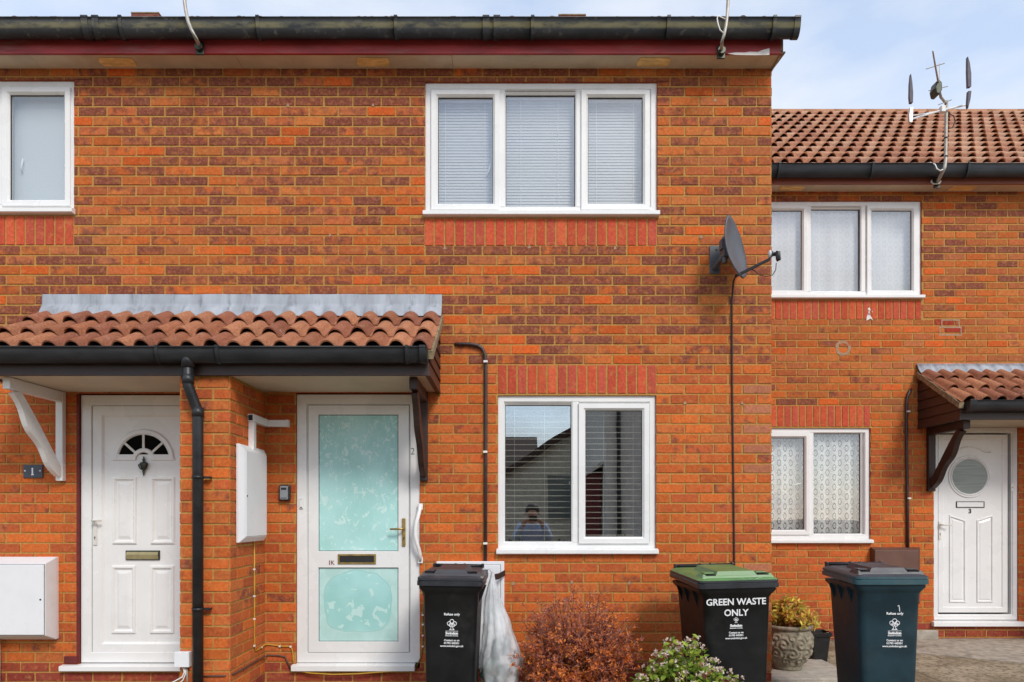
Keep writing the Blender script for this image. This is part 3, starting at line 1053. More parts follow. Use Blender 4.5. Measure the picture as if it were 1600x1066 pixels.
# eaves: fascia, soffit with its bare patches, gutter
def eaves(hs, x0, x1, yw, zs, mat_f, mat_g, joints, rings, vents, gx0, gx1, cap_r=False, seams=(), soff_x1=None, gz_=4.985):
    over, fz1 = 0.17, gz_ - 0.03
    s = MB()
    xx = [x0] + sorted(joints) + [soff_x1 or x1]
    for a, b in zip(xx, xx[1:]):
        s.box(a + 0.0015, b - 0.0015, yw - over + 0.003, yw + 0.05, zs, zs + 0.012)
    s.build('soffit', M['soffit'], hs)
    for (a, b) in vents:
        v = MB()
        n = 8
        ys0, ys1 = yw - over + 0.035, yw - 0.035
        v.prism([(a + 0.02, ys0, zs - 0.002), (b - 0.01, ys0 + 0.004, zs - 0.002), (b, (ys0 + ys1) / 2, zs - 0.002), (b - 0.015, ys1, zs - 0.002), (a + 0.01, ys1 - 0.004, zs - 0.002), (a, (ys0 + ys1) / 2, zs - 0.002)], (0, 0, -0.004))
        v.build('soffit_patch', M['ply'], hs)
    f = MB(); f.box(x0, x1, yw - over - 0.022, yw - over, zs - 0.008, fz1)
    f.build('fascia', M[mat_f], hs)
    g = MB()
    yc, zt, r = yw - over - 0.022 - 0.062, gz_, 0.060
    half_round(g, gx0, gx1, yc, zt, r, cap_r=cap_r)
    for x in rings: gutter_ring(g, x, 0.026, yc, zt, r + 0.007)
    for x in seams:
        gutter_ring(g, x - 0.04, 0.05, yc, zt, r + 0.006); gutter_ring(g, x + 0.04, 0.05, yc, zt, r + 0.006)
    if cap_r: gutter_ring(g, gx1 - 0.02, 0.045, yc, zt, r + 0.004)
    g.build('gutter', M[mat_g], hs)


GX = lambda px: (px - 800) / 211.6
eaves(house_mid, XS, XR, 0.0, Z_EAVE, 'fascia_red', 'gutter_old', [P(707, 95, -.08)[0]], [GX(404), GX(619), GX(832), GX(1044), GX(1209)],
      [(P(557, 95, -.08)[0], P(609, 95, -.08)[0]), (P(995, 97, -.08)[0], P(1047, 97, -.08)[0])], XS, GX(1249), cap_r=True, seams=[GX(768)], soff_x1=XR + 0.02)
eaves(house_left, XL, XS, 0.0, Z_EAVE, 'fascia_red', 'gutter_old', [P(56, 95, -.08)[0]], [GX(190), GX(-60)],
      [(P(156, 95, -.08)[0], P(212, 95, -.08)[0])], XL, XS, seams=[GX(143)])
# boxed end of the eaves at the right-hand corner
be = MB()
be.prism([(XR, 0.03, Z_EAVE - 0.02), (XR + 0.035, -0.02, Z_EAVE + 0.02), (XR + 0.035, -0.19, Z_EAVE - 0.004), (XR, -0.192, Z_EAVE - 0.009)], (0, 0, 0.012))
be.box(XR + 0.0005, XR + 0.02, -0.185, 0.2, Z_EAVE + 0.013, 4.96)
be.build('eaves_end_board', M['cement'], house_mid)

pp_ = MB()
fx = [P(a, b, -.196) for a, b in ((1137, 83.5), (1150, 81.5), (1163, 82), (1172, 80.5), (1184, 81), (1193, 77.5), (1202.5, 75), (1202.5, 85.5), (1180, 86), (1150, 85.5))]
pp_.prism([(p[0], -0.1935, p[2]) for p in fx], (0, 0.003, 0))
pp_.build('peeled_paint', M['splash'], house_mid)
# windows on the front
def g4(a, b, t, bo): return (WX(a), WX(b), WZ(bo), WZ(t))
window(house_mid, W_UP[0], W_UP[1], W_UP[2], W_UP[3], 0.0, [g4(684, 770, 150, 317) + (True,), g4(790, 899, 144, 327) + (False,), g4(919, 1005, 150, 317) + (True,)], label='three-light upstairs window')
window(house_mid, W_LO[0], W_LO[1], W_LO[2], W_LO[3], 0.0, [g4(789, 893, 632, 848) + (False,), g4(915, 1004, 641, 839) + (True,)], glass='glass_low', label='two-light downstairs window')
window(house_left, W_LF[0], W_LF[1], W_LF[2], W_LF[3], 0.0, [g4(-105, -10, 141, 324) + (False,), g4(13, 98, 146, 311) + (True,)], label='upstairs window cut by the photo edge')

blind('slatted_blind', 'closed grey slatted blind in the left light of the upstairs window', WX(678), WX(776), WZ(322), WZ(142), 0.105, 0.0235, 0.031, math.radians(72), 'blind_up', [WX(694), WX(757)], 'blinds in the windows')
blind('slatted_blind', 'closed grey slatted blind in the wide middle light of the upstairs window', WX(783), WX(906), WZ(332), WZ(138), 0.105, 0.0235, 0.031, math.radians(72), 'blind_up', [WX(814), WX(873)], 'blinds in the windows')
blind('slatted_blind', 'closed grey slatted blind in the right light of the upstairs window', WX(912), WX(1012), WZ(322), WZ(142), 0.105, 0.0235, 0.031, math.radians(72), 'blind_up', [WX(934), WX(993)], 'blinds in the windows')
blind('slatted_blind', 'open cream slatted blind in the left light of the downstairs window', WX(783), WX(900), WZ(853), WZ(626), 0.13, 0.0455, 0.042, math.radians(5), 'blind_warm', [WX(804), WX(852)], 'blinds in the windows', th=0.0035)
blind('slatted_blind', 'open cream slatted blind in the narrow right light of the downstairs window', WX(908), WX(1010), WZ(846), WZ(634), 0.13, 0.0455, 0.042, math.radians(5), 'blind_warm', [WX(946), WX(993)], 'blinds in the windows', th=0.0035)
rb = thing('roller_blind', 'plain pale grey blind drawn behind the upstairs window at the left edge', 'blind', (WX(0), 0.10, WZ(318)))
q = MB(); q.box(WX(-115), WX(106), 0.10, 0.103, WZ(322), WZ(138)); q.build('fabric', M['roller'], rb)
q = MB(); q.box(WX(-115), WX(106), 0.095, 0.115, WZ(325), WZ(321)); q.build('bottom_bar', M['blind'], rb)

# window stays seen through the glass
for hs, px, py in ((house_left, 22, 250), (house_mid, 764, 256)):
    hd = MB(); hd.smooth = True
    hd.tube([(WX(px) - 0.02 * (1 if hs is house_mid else 0), 0.085, WZ(py + 10)), (WX(px), 0.08, WZ(py + 2)), (WX(px) + 0.012, 0.08, WZ(py - 10))], 0.007, 6)
    hd.build('window_handle', M['upvc'], hs)

# ------------------------------------------------------------------ set-back house (number 3)
R_UP = (RX(1176), RX(1440), RZ(468), RZ(314))
R_LO = (RX(1180), RX(1360), RZ(849), RZ(669))
D_3 = (RX(1459), RX(1591), RZ(977), RZ(667))
RS_UP = (RX(1176), RX(1440), RZ(500), RZ(469))
RS_LO = (RX(1180), RX(1360), CZ + CH * 14, CZ + CH * 17)
XRR = 9.2


def right_special(u, z, c):
    px, py = 800 + 146 * u, 806 - 146 * (z - CZ - 0.136)
    if abs(py - 506) < 5 and abs(px - 1484) < 12: return s2l(150, 50, 34) + (0.0,)
    if abs(py - 517) < 5 and abs(px - 1486) < 14: return s2l(158, 52, 36) + (0.0,)
    return c


def right_col(u, z):
    c = facade_col(ZSPL - CH, RZ(978))(u, z)
    if z > 3.7 and rng.random() < 0.22: c = c[:3] + (max(c[3], rng.uniform(.7, 1)),)
    return c


mb = MB()
holes3 = [R_UP, R_LO, D_3]
brickwork(mb, ffront(RY), XR, XRR, ZB, zt_wall, RX(1459), holes3, [RS_UP, RS_LO], right_col, special=right_special)
for h in holes3: reveal(mb, ffront(RY), h)
mb.build('wall', [M['brick'], M['mortar']], house_right)
bk = MB()
bk.quad((XRR, RY + DEPTH, ZB), (XR + .01, RY + DEPTH, ZB), (XR + .01, RY + DEPTH, zt_wall), (XRR, RY + DEPTH, zt_wall))
bk.quad((XRR, RY, ZB), (XRR, RY + DEPTH, ZB), (XRR, RY + DEPTH, zt_wall), (XRR, RY, zt_wall))
bk.quad((XR + .01, RY + DEPTH, ZB), (XR + .01, RY, ZB), (XR + .01, RY, zt_wall), (XR + .01, RY + DEPTH, zt_wall))
bk.build('rear_wall', M['brick_plain'], house_right)
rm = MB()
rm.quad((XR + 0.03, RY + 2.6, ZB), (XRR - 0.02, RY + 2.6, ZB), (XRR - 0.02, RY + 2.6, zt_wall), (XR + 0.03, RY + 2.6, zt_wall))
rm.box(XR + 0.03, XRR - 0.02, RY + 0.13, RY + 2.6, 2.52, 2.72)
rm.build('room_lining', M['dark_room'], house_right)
mb = MB()
P3 = math.radians(38.3)
tiles(mb, XR + 0.03, XRR + 0.1, RY + YE, ZE - 0.095, P3, NROW, GAU, samples=9, seed=21, cols=[s2l(216, 166, 134), s2l(208, 154, 122), s2l(220, 174, 144), s2l(200, 144, 116)], jitter=0.2, rise=0.032, vary=(0.76, 0.92))
y3, z3 = RY + YE + RL * math.cos(P3), ZE - 0.095 + RL * math.sin(P3)
mb.col = (0.25, 0.12, 0.09, 1)
mb.quad((XRR, 2 * y3 - RY - YE, ZE), (XR + .03, 2 * y3 - RY - YE, ZE), (XR + .03, y3, z3), (XRR, y3, z3))
rf = mb.build('roof', M['tile'], house_right)
rd = MB(); rd.smooth = True; rd.col = s2l(176, 128, 96) + (1,)
x = XR + 0.03
while x < XRR:
    rd.tube([(x, y3, z3 - 0.03), (x + 0.44, y3, z3 - 0.03)], 0.10, 14); x += 0.45
rd.build('ridge', M['tile'], rf)
G3 = lambda px: (px - 800) / 153.5
eaves(house_right, XR + .02, XRR, RY, RZ(300) + 0.0, 'fascia_brown', 'gutter', [P(1455, 295, RY - .08)[0]], [G3(1221), G3(1368), G3(1519), G3(1660)],
      [(P(1217, 295, RY - .08)[0], P(1256, 295, RY - .08)[0]), (P(1483, 295, RY - .08)[0], P(1523, 295, RY - .08)[0])], XR + .02, XRR, gz_=4.930)


def r4(a, b, t, bo): return (RX(a), RX(b), RZ(bo), RZ(t))
window(house_right, *R_UP, RY, [r4(1191, 1254, 328, 453) + (True,), r4(1269, 1346, 325, 459) + (False,), r4(1363, 1426, 328, 453) + (True,)], label='three-light upstairs window')
window(house_right, *R_LO, RY, [r4(1192, 1258, 684, 828) + (True,), r4(1273, 1347, 677, 834) + (False,)], label='two-light downstairs window')
net_curtain('bright white net curtain filling the set-back upstairs window', RX(1182), RX(1434), RZ(464), RZ(320), RY + 0.100, 'net_dense', 4, 0.008)
net_curtain('grey-white lace net curtain with rows of small ovals in the set-back downstairs window', RX(1184), RX(1356), RZ(842), RZ(674), RY + 0.115, 'net', 5, 0.014)
bd = MB()     # white sheet added behind the upper net to make it look brighter
net_bk = MB(); net_bk.box(RX(1184), RX(1432), RY + 0.112, RY + 0.115, RZ(464), RZ(320))
lo = net_bk.build('added_net_backing', M['blind']); tag(lo, 'added white backing sheet brightening the upstairs net curtain of the set-back house', 'curtain'); rootify(lo, (RX(1308), RY + .13, RZ(464)))
hd = MB(); hd.smooth = True
hd.tube([(RX(1242), RY + 0.07, RZ(759)), (RX(1250), RY + 0.065, RZ(756)), (RX(1256), RY + 0.065, RZ(755))], 0.007, 6)
hd.build('window_handle', M['upvc'], house_right)

# cement filled core hole, replaced-brick pointing and paint splash on number 3
def patch_ring(px, py, r0, r1, mat, name, hs):
    q = MB(); n = 26
    cx, cz = RX(px), RZ(py)
    A = q.pts([(cx + (r0 + rng.uniform(-.004, .004)) * math.cos(2 * PI * k / n), RY - 0.0068, cz + (r0 + rng.uniform(-.004, .004)) * math.sin(2 * PI * k / n)) for k in range(n)])
    B = q.pts([(cx + (r1 + rng.uniform(-.008, .008)) * math.cos(2 * PI * k / n), RY - 0.0062, cz + (r1 + rng.uniform(-.008, .008)) * math.sin(2 * PI * k / n)) for k in range(n)])
    for k in range(n): q.face((A[k], B[k], B[(k + 1) % n], A[(k + 1) % n]))
    q.build(name, M[mat], hs)


M['patch'] = simple('cement_smear', (0.36, 0.24, 0.15), 0.95, 0.2, 40)
patch_ring(1317, 544, 0.055, 0.085, 'patch', 'mortar_ring', house_right)
pt = MB()
for (a, b, c, d) in ((1470, 1499, 499.5, 501.5), (1467, 1502, 510.5, 513), (1467, 1502, 522.5, 525)):
    pt.box(RX(a), RX(b), RY - 0.007, RY - 0.001, RZ(d), RZ(c))
for (x_, a, b) in ((1471, 501, 511), (1498, 501, 511), (1468, 513, 523), (1501, 513, 523)):
    pt.box(RX(x_) - .006, RX(x_) + .006, RY - 0.0072, RY - 0.001, RZ(b), RZ(a))
pt.build('repointing', M['patch'], house_right)
sp = MB()
for pts in ([(1352, 496), (1356, 488), (1360, 494), (1366, 503), (1360, 500), (1351, 504)], [(1354, 480), (1358, 478), (1361, 484), (1356, 484)], [(1355, 487), (1358, 485), (1359, 492), (1356, 494)], [(1363, 486), (1365, 485), (1365, 488)]):
    sp.prism([(RX(1358 + (a - 1358) * .7), RY - 0.0085, RZ(492 + (b - 492) * .8)) for a, b in pts][::-1], (0, 0.003, 0))
sp.build('paint_splash', M['splash'], house_right)
# weep holes: small pale plugs in the joints of the front wall
for px, py in ((450, 166), (583, 165), (695, 388), (827, 386), (961, 388), (516, 368), (1117, 157), (1070, 630), (1159, 630), (893, 910), (983, 911), (802, 912), (1095, 371)):
    wh = MB(); x, z = WX(px), WZ(py)
    s_ = rng.uniform(0.9, 1.3)
    wh.prism([(x - .012 * s_, -0.0075, z - .012), (x + .012 * s_, -0.0075, z - .010), (x + .004, -0.0065, z + .014 * s_), (x - .004, -0.0065, z + .012 * s_)], (0, 0.006, 0))
    wh.build('weep_plug', M['patch'], house_mid)

# ------------------------------------------------------------------ tiled porch canopies
def scroll_bracket(cn, x, yw, z0, zt, mat, w=0.055, reach=0.60):
    b = MB()
    b.box(x - w / 2, x + w / 2, yw - 0.052, yw - 0.008, z0, zt - 0.003)
    br = b.build('bracket', M[mat], cn, bevel=0.004)
    t = MB(); t.box(x - w / 2 + .002, x + w / 2 - .002, yw - reach, yw - 0.053, zt - 0.085, zt - 0.004)
    t.build('bracket_beam', M[mat], br, bevel=0.004)
    s = MB()
    n = 18
    up, lo = [], []
    ya, za, yb_, zb = yw - reach + 0.07, zt - 0.086, yw - 0.054, z0 + 0.05
    for k in range(n + 1):
        u = k / n
        y = ya + (yb_ - ya) * (u ** 0.92)
        z = za + (zb - za) * u
        wv = 0.014 * math.sin(u * PI * 4.2) - 0.030 * math.sin(u * PI)
        dy, dz = (yb_ - ya), (zb - za); L = math.hypot(dy, dz); ny, nz = -dz / L, dy / L
        up.append((y + ny * 0.032 * 1, z + nz * 0.032 + 0.004))
        lo.append((y - ny * 0.036 + wv * ny, z - nz * 0.036 + wv * nz))
    wb_ = w * 0.36
    ids = [[(x + sx, y, min(z, za)) for y, z in (up + lo[::-1])] for sx in (-wb_, wb_)]
    m = 2 * (n + 1)
    A = s.pts(ids[0]); B = s.pts(ids[1])
    for k in range(m):
        j = (k + 1) % m
        s.face((A[k], A[j], B[j], B[k]))
    for k in range(n):
        a, bb = k, k + 1; c, d = m - 1 - k, m - 2 - k
        s.face((A[a], A[bb], A[d], A[c])); s.face((B[bb], B[a], B[c], B[d]))
    s.build('bracket_brace', M[mat], br, weld=True)
    for zz in (z0 + 0.12, zt - 0.17):
        pg = MB(); pg.tube([(x + w / 2 + .004, yw - .03, zz), (x + w / 2 - 0.01, yw - .03, zz)], 0.006, 8)
        pg.build('bracket_bolt', M[mat], br)
    return br


def boarded_cheek(cn, x0, x1, yw, yf, zb, zf, zt, side):
    """triangular boarded end: vertical-stacked horizontal boards under the slope"""
    s = MB()
    bw = 0.098
    k = 0
    z = zb
    sl = (zt - zf) / (yw - yf)
    while z < zt - 0.02:
        za, zc = z + 0.003, min(z + bw, zt)
        def y_at(zz): return yf if zz <= zf else yf + (zz - zf) / sl
        ya, yc = y_at(za), y_at(zc)
        if yw - ya < 0.03: break
        pts = [(ya, za), (yw - 0.008, za), (yw - 0.008, zc)]
        if yw - 0.008 - yc > 0.004: pts.append((yc, zc))
        if za < zf < zc: pts.append((yf, zf))
        xo = x1 if side > 0 else x0; xi = x0 if side > 0 else x1
        # feathered boards: lower edge stands proud
        A = s.pts([(xo + side * (0.010 if zz < (za + zc) / 2 else 0.0), y, zz) for y, zz in pts]); B = s.pts([(xi, y, zz) for y, zz in pts])
        n = len(pts)
        s.face(A); s.face(B[::-1])
        for q in range(n): s.face((A[q], B[q], B[(q + 1) % n], A[(q + 1) % n]))
        z += bw
    return s.build('boarded_cheek', M['dark_board'], cn)


def canopy(label, xl, xr, yw, dz, flash_top, end_l, end_r, seed, rows=3):
    cn = thing('porch_canopy', label, 'porch canopy', ((xl + xr) / 2, yw - 0.35, 2.28 + dz), group='tiled porch canopies')
    ye, ze, zt = yw - 0.725, 2.462 + dz, 2.905 + dz
    ang = math.atan2(zt - ze, 0.725 - 0.03)
    L = (0.725 - 0.03) / math.cos(ang)
    t = MB()
    tiles(t, xl, xr, ye, ze - 0.03, ang, rows, L / rows, samples=16, seed=seed, jitter=1.3, rise=0.021)
    t.build('roof_tiles', M['tile'], cn)
    # lead: upstand on the wall, then dressed over the top tiles
    f = MB()
    nn = int((xr - xl) / 0.0125)
    ca, sa = math.cos(ang), math.sin(ang)
    rows_ = []
    for z, y in ((flash_top, yw - 0.010), (flash_top - 0.006, yw - 0.0125), ((flash_top + zt) / 2, yw - 0.014), (zt + 0.052, yw - 0.018)):
        rows_.append([(xl + (xr - xl) * k / nn, y - 0.0015 * (1 + mnoise.noise(Vector((k * 0.09, z * 7, seed)))), z + (0.004 * mnoise.noise(Vector((k * 0.05, 3.0, seed))) if z == flash_top else 0)) for k in range(nn + 1)])
    p = (xr - xl) / max(1, round((xr - xl) / 0.155))
    for s_, dh in ((L - 0.004, 0.030), (L - 0.026, 0.018), (L - 0.050, 0.013)):
        r = []
        for k in range(nn + 1):
            x = xl + (xr - xl) * k / nn
            h = 0.80 * roll_profile((x - xl) - p * 0.5, p=p, w=p * 0.70) + dh
            s2 = s_ + 0.010 * mnoise.noise(Vector((x * 4, 1.0, seed))) - (0.012 * math.cos(2 * PI * (x - xl) / p) if dh < 0.02 else 0)
            r.append((x, ye + s2 * ca - h * sa, ze - 0.03 + s2 * sa + h * ca))
        rows_.append(r)
    f.smooth = True
    ids = [f.pts(r) for r in rows_]
    for a, b in zip(ids, ids[1:]):
        for k in range(nn): f.face((a[k], b[k], b[k + 1], a[k + 1]))
    fo = f.build('lead_flashing', M['lead'], cn)
    so = fo.modifiers.new('thickness', 'SOLIDIFY'); so.thickness = 0.003; so.offset = 1
    # timber
    q = MB(); q.box(xl + 0.03, xr - 0.03, yw - 0.672, yw - 0.006, 2.285 + dz, 2.297 + dz)
    q.build('soffit', M['soffit_light'], cn)
    q = MB(); q.box(xl + 0.02, xr - 0.02, yw - 0.695, yw - 0.673, 2.272 + dz, 2.425 + dz)
    q.build('fascia', M['dark_wood'], cn, bevel=0.003)
    for side, on in ((-1, end_l), (1, end_r)):
        if not on: continue
        xe = xr if side > 0 else xl
        boarded_cheek(cn, *( (xe - 0.045, xe - 0.02) if side > 0 else (xe + 0.02, xe + 0.045)), yw, yw - 0.694, 2.268 + dz, 2.40 + dz, 2.885 + dz, side)
        # cement-bedded verge below the end tiles
        v = MB()
        n = 16
        o0 = xe - 0.035 if side > 0 else xe - 0.012
        o1 = xe + 0.012 if side > 0 else xe + 0.035
        top, bot = [], []
        for k in range(n + 1):
            s_ = 0.0 + (L - 0.01) * k / n
            top.append((ye + s_ * ca, ze - 0.028 + s_ * sa + 0.012 * mnoise.noise(Vector((k * .7, 5, seed)))))
            bot.append((ye + s_ * ca + 0.01, ze - 0.083 + s_ * sa + 0.010 * mnoise.noise(Vector((k * .9, 9, seed)))))
        rings = []
        for (y, z), (y2, z2) in zip(top, bot):
            rings.append([(o0, y2, z2), (o1 + side * 0.004 * mnoise.noise(Vector((y * 30, 1, 2))), y2, z2), (o1, y, z), (o0, y, z)])
        v.loft(rings)
        v.build('cement_verge', M['cement'], cn)
    return cn, ye, ze


cn1, ye1, ze1 = canopy('wide tiled porch canopy with black gutter over doors 1 and 2', -3.66, -0.545, 0.0, 0.0, WZ(461), True, True, 31)
g = MB()
half_round(g, -3.68, P(668, 556, -0.76)[0], -0.752, 2.440, 0.056, cap_l=True, cap_r=True, dp=1.75)
for px in (246, 340, 636): gutter_ring(g, P(px, 556, -.79)[0], 0.024, -0.752, 2.440, 0.062, dp=1.7)
gutter_ring(g, P(660, 556, -.79)[0], 0.04, -0.752, 2.440, 0.060, dp=1.72)
g.build('gutter', M['gutter'], cn1)
# downpipe with its offset
dp = MB(); dp.smooth = True
xo, xp = P(294, 590, -0.75)[0], P(308.5, 800, -0.715)[0]
yo, yp = -0.752, -0.708
zo = lambda py, y=-0.75: P(0, py, y)[2]
dp.tube([(xo, yo, 2.40), (xo, yo, zo(597)), (xo + .002, yo, zo(603)), (xo + 0.018, yo + .01, zo(616)), (xp - 0.016, yp - .008, zo(630)), (xp - .002, yp, zo(640)), (xp, yp, zo(648)), (xp, yp, -0.08)], 0.0345, 18)
dpo = dp.build('downpipe', M['gutter'], cn1)
for pa, r_ in ((((xo, yo, 2.405), (xo, yo, zo(574))), 0.042), (((xo, yo, zo(586)), (xo, yo, zo(600))), 0.0395), (((xp, yp, zo(636)), (xp, yp, zo(650))), 0.039)):
    co = MB(); co.smooth = True; co.tube(list(pa), r_, 18); co.build('pipe_collar', M['gutter'], dpo)
for py in (746, 952):
    k = MB(); z = zo(py, yp)
    k.smooth = True
    k.tube([(xp, yp, z - 0.010), (xp, yp, z + 0.010)], 0.0385, 18)
    k.smooth = False
    k.box(xp + 0.036, xp + 0.082, yp + 0.004, yp + 0.03, z - 0.007, z + 0.007)
    k.tube([(xp + 0.07, yp - 0.004, z), (xp + 0.07, yp + 0.05, z)], 0.006, 6)
    k.build('pipe_clip', M['gutter'], dpo)
# brick pier between the doors
PY = -0.655
PX0, PX1 = -2.27, -1.934
pm = MB()
brickwork(pm, ffront(PY), PX0, PX1, ZB, 2.284, PX0, [], [], facade_col(9, WZ(1052)))
brickwork(pm, lambda u, z, n: (PX1 + n, u, z), PY, -0.004, ZB, 2.284, PY - BP / 2, [], [], facade_col(9, WZ(1045)))
brickwork(pm, lambda u, z, n: (PX0 - n, -u, z), 0.004, -PY, ZB, 2.284, 0.0, [], [], facade_col(9, WZ(1045)))
pm.build('brick_pier', [M['brick'], M['mortar']], cn1)
b1 = scroll_bracket(cn1, -3.505, 0.0, WZ(752), 2.285, 'upvc'); b1['label'] = 'white-painted bracket'
b2 = scroll_bracket(cn1, -0.685, 0.0, WZ(752), 2.285, 'dark_wood', 0.06); b2['label'] = 'dark-stained bracket'

cn3, ye3, ze3 = canopy('tiled porch canopy with dark boarded cheek over door 3', RX(1431), RX(1431) + 3.1, RY, -0.022, RZ(569), True, True, 37)
g = MB()
half_round(g, P(1512, 640, RY - .76)[0], RX(1431) + 3.1, RY - 0.752, 2.418, 0.056, cap_l=True, cap_r=True, dp=1.75)
gutter_ring(g, P(1519, 640, RY - .79)[0], 0.06, RY - 0.752, 2.418, 0.062, dp=1.7)
g.build('gutter', M['gutter'], cn3)
b3 = scroll_bracket(cn3, RX(1452), RY, RZ(768), 2.263, 'dark_wood', 0.075)
pm = MB()
pxr = RX(1431) + 1.43
brickwork(pm, ffront(RY - 0.655), pxr, pxr + 0.34, ZB, 2.262, pxr, [], [], facade_col(9))
brickwork(pm, lambda u, z, n: (pxr - n, -u, z), -RY + 0.004, -RY + 0.655, ZB, 2.262, 0.0, [], [], facade_col(9))
pm.build('brick_pier', [M['brick'], M['mortar']], cn3)


# ------------------------------------------------------------------ doors
def moulding(mb, poly, y, w=0.022, h=0.010, step=0.004):
    """raised bead following a closed outline (X, Z) on the plane y, with a slightly raised field"""
    cx = sum(p[0] for p in poly) / len(poly); cz = sum(p[1] for p in poly) / len(poly)
    def inset(d):
        n = len(poly); out = []
        for i in range(n):
            p0, p1, p2 = Vector(poly[i - 1]), Vector(poly[i]), Vector(poly[(i + 1) % n])
            e1 = (p1 - p0).normalized(); e2 = (p2 - p1).normalized()
            n1 = Vector((-e1.y, e1.x)); n2 = Vector((-e2.y, e2.x))
            b = (n1 + n2); b = b / max(1e-6, b.dot(n1))
            out.append(p1 + b * d)
        return out
    prof = [(0, 0.0), (w * 0.25, -h), (w * 0.6, -h), (w, 0.001), (w * 1.15, 0.001), (w * 1.9, -h * 0.55)]
    ids = []
    for d, dy in prof:
        ids.append(mb.pts([(q.x, y + dy, q.y) for q in inset(d)]))
    n = len(poly)
    for a, b in zip(ids, ids[1:]):
        for k in range(n):
            j = (k + 1) % n
            mb.face((a[k], a[j], b[j], b[k]))
    mb.face(ids[-1])


def rect(a, b, c, d): return [(a, c), (b, c), (b, d), (a, d)]


def lever_handle(parent, x, z0, z1, zl, y, direction, mat, lever=0.085):
    p = MB(); p.box(x - 0.014, x + 0.014, y - 0.010, y - 0.001, z0, z1)
    h = p.build('handle', M[mat], parent, bevel=0.003)
    l = MB(); l.smooth = True
    l.tube([(x, y - 0.008, zl), (x, y - 0.042, zl), (x + direction * 0.012, y - 0.048, zl), (x + direction * lever, y - 0.046, zl - 0.002)], [0.009, 0.009, 0.009, 0.007], 10)
    l.build('lever', M[mat], h)
    kq = MB(); kz = z0 + (z1 - z0) * 0.28
    kq.tube([(x, y - 0.0125, kz + .006), (x, y - 0.009, kz + .006)], 0.0055, 10); kq.box(x - .002, x + .002, y - .0125, y - .009, kz - 0.012, kz)
    kq.build('keyhole', M['ink'], h)
    return h


def door_frame(house, x0, x1, z0, z1, yw, w, sill_px):
    f = MB(); yf = yw + 0.012
    f.ring(x0, x1, z0, z1, [(0.0, yf + 0.08), (0.0, yf + 0.003), (0.003, yf), (w - 0.012, yf), (w - 0.006, yf + 0.010), (w, yf + 0.012), (w, yf + 0.08)])
    fo = f.build('door_frame', M['upvc'], house)
    s = MB(); a, b, c, d = sill_px
    poly = [(yw + 0.05, d), (yw - 0.05, d - 0.012), (yw - 0.05, c), (yw + 0.05, c)]
    s.prism([(a, y, z) for y, z in poly], (b - a, 0, 0))
    s.build('threshold', M['upvc'], fo, bevel=0.003)
    return yf


# door 2: two filmed panes
yf = door_frame(house_mid, WX(463), WX(656), WZ(1036), WZ(616), 0.0, 0.085, (WX(457.5), WX(649), WZ(1047), WZ(1036)))
d = MB(); yd = yf + 0.004
L0, L1, Lb, Lt = WX(480.8), WX(638.5), WZ(1020), WZ(633)
GA = (WX(496), WX(622), WZ(862), WZ(647)); GB = (WX(494.5), WX(621.5), WZ(1004), WZ(887))
xs = [L0, WX(496), WX(622), L1]; zs = [Lb, GB[2], GB[3], GA[2], GA[3], Lt]
for i in range(3):
    for j in range(5):
        if i == 1 and j in (1, 3): continue
        d.quad((xs[i], yd, zs[j]), (xs[i + 1], yd, zs[j]), (xs[i + 1], yd, zs[j + 1]), (xs[i], yd, zs[j + 1]))
d.box(L0, L1, yd + 0.0005, yd + 0.055, Lb, Lt, skip='fk')
for G in (GA, GB):
    gx0, gx1 = WX(496), WX(622)
    d.ring(gx0, gx1, G[2], G[3], [(0.0, yd), (0.004, yd + 0.012), (0.004, yd + 0.03)])
door2 = d.build('door', M['upvc'], house_mid); door2['label'] = 'white door with two blue-filmed panes'
for G, mt in ((GA, 'film'), (GB, 'film_low')):
    p = MB(); p.box(WX(496) + .004, WX(622) - .004, yd + 0.014, yd + 0.02, G[2] + .003, G[3] - .003); p.build('pane', M[mt], door2)
    gk = MB(); gk.ring(WX(496) + .002, WX(622) - .002, G[2] + .002, G[3] - .002, [(0.0, yd + 0.010), (0.005, yd + 0.012), (0.005, yd + 0.0145)]); gk.build('gasket', M['gasket'], door2)
gp = MB(); gp.ring(L0 - 0.003, L1 + 0.003, Lb - 0.003, Lt + 0.003, [(0.0, yd + 0.001), (0.006, yd + 0.001)])
gp.build('door_gap', M['gasket'], door2)
lever_handle(door2, WX(630.5), WZ(854), WZ(810), WZ(826.5), yd, -1, 'brass', 0.10)
lb = MB(); lb.ring(WX(527), WX(587), WZ(882), WZ(866), [(0, yd), (0.002, yd - 0.008), (0.014, yd - 0.008), (0.017, yd - 0.002)])
lbo = lb.build('letterplate', M['brass'], door2)
fl = MB(); fl.box(WX(530), WX(584), yd - 0.003, yd + 0.001, WZ(880), WZ(868)); fl.build('letterplate_flap', M['ink'], lbo, bevel=0.002)
nm = MB(); add_text(nm, '2', 0.075, (WX(644.5), yf - 0.0012, WZ(710)), offset=-0.0012)
o = nm.build('door_number', M['ink'], house_mid)
nm = MB(); add_text(nm, '1', 0.05, (WX(514.0), yd - 0.0012, WZ(883)), offset=0.001); add_text(nm, 'K', 0.044, (WX(518.8), yd - 0.0012, WZ(882.5)), xa=(1, 0, -0.05), offset=0.001)
nm.build('pen_marks', M['ink_red'], door2)
bl = MB(); bl.box(WX(467.5), WX(473.5), yf - 0.012, yf, WZ(795), WZ(778)); bo = bl.build('doorbell', M['upvc'], house_mid, bevel=0.003)
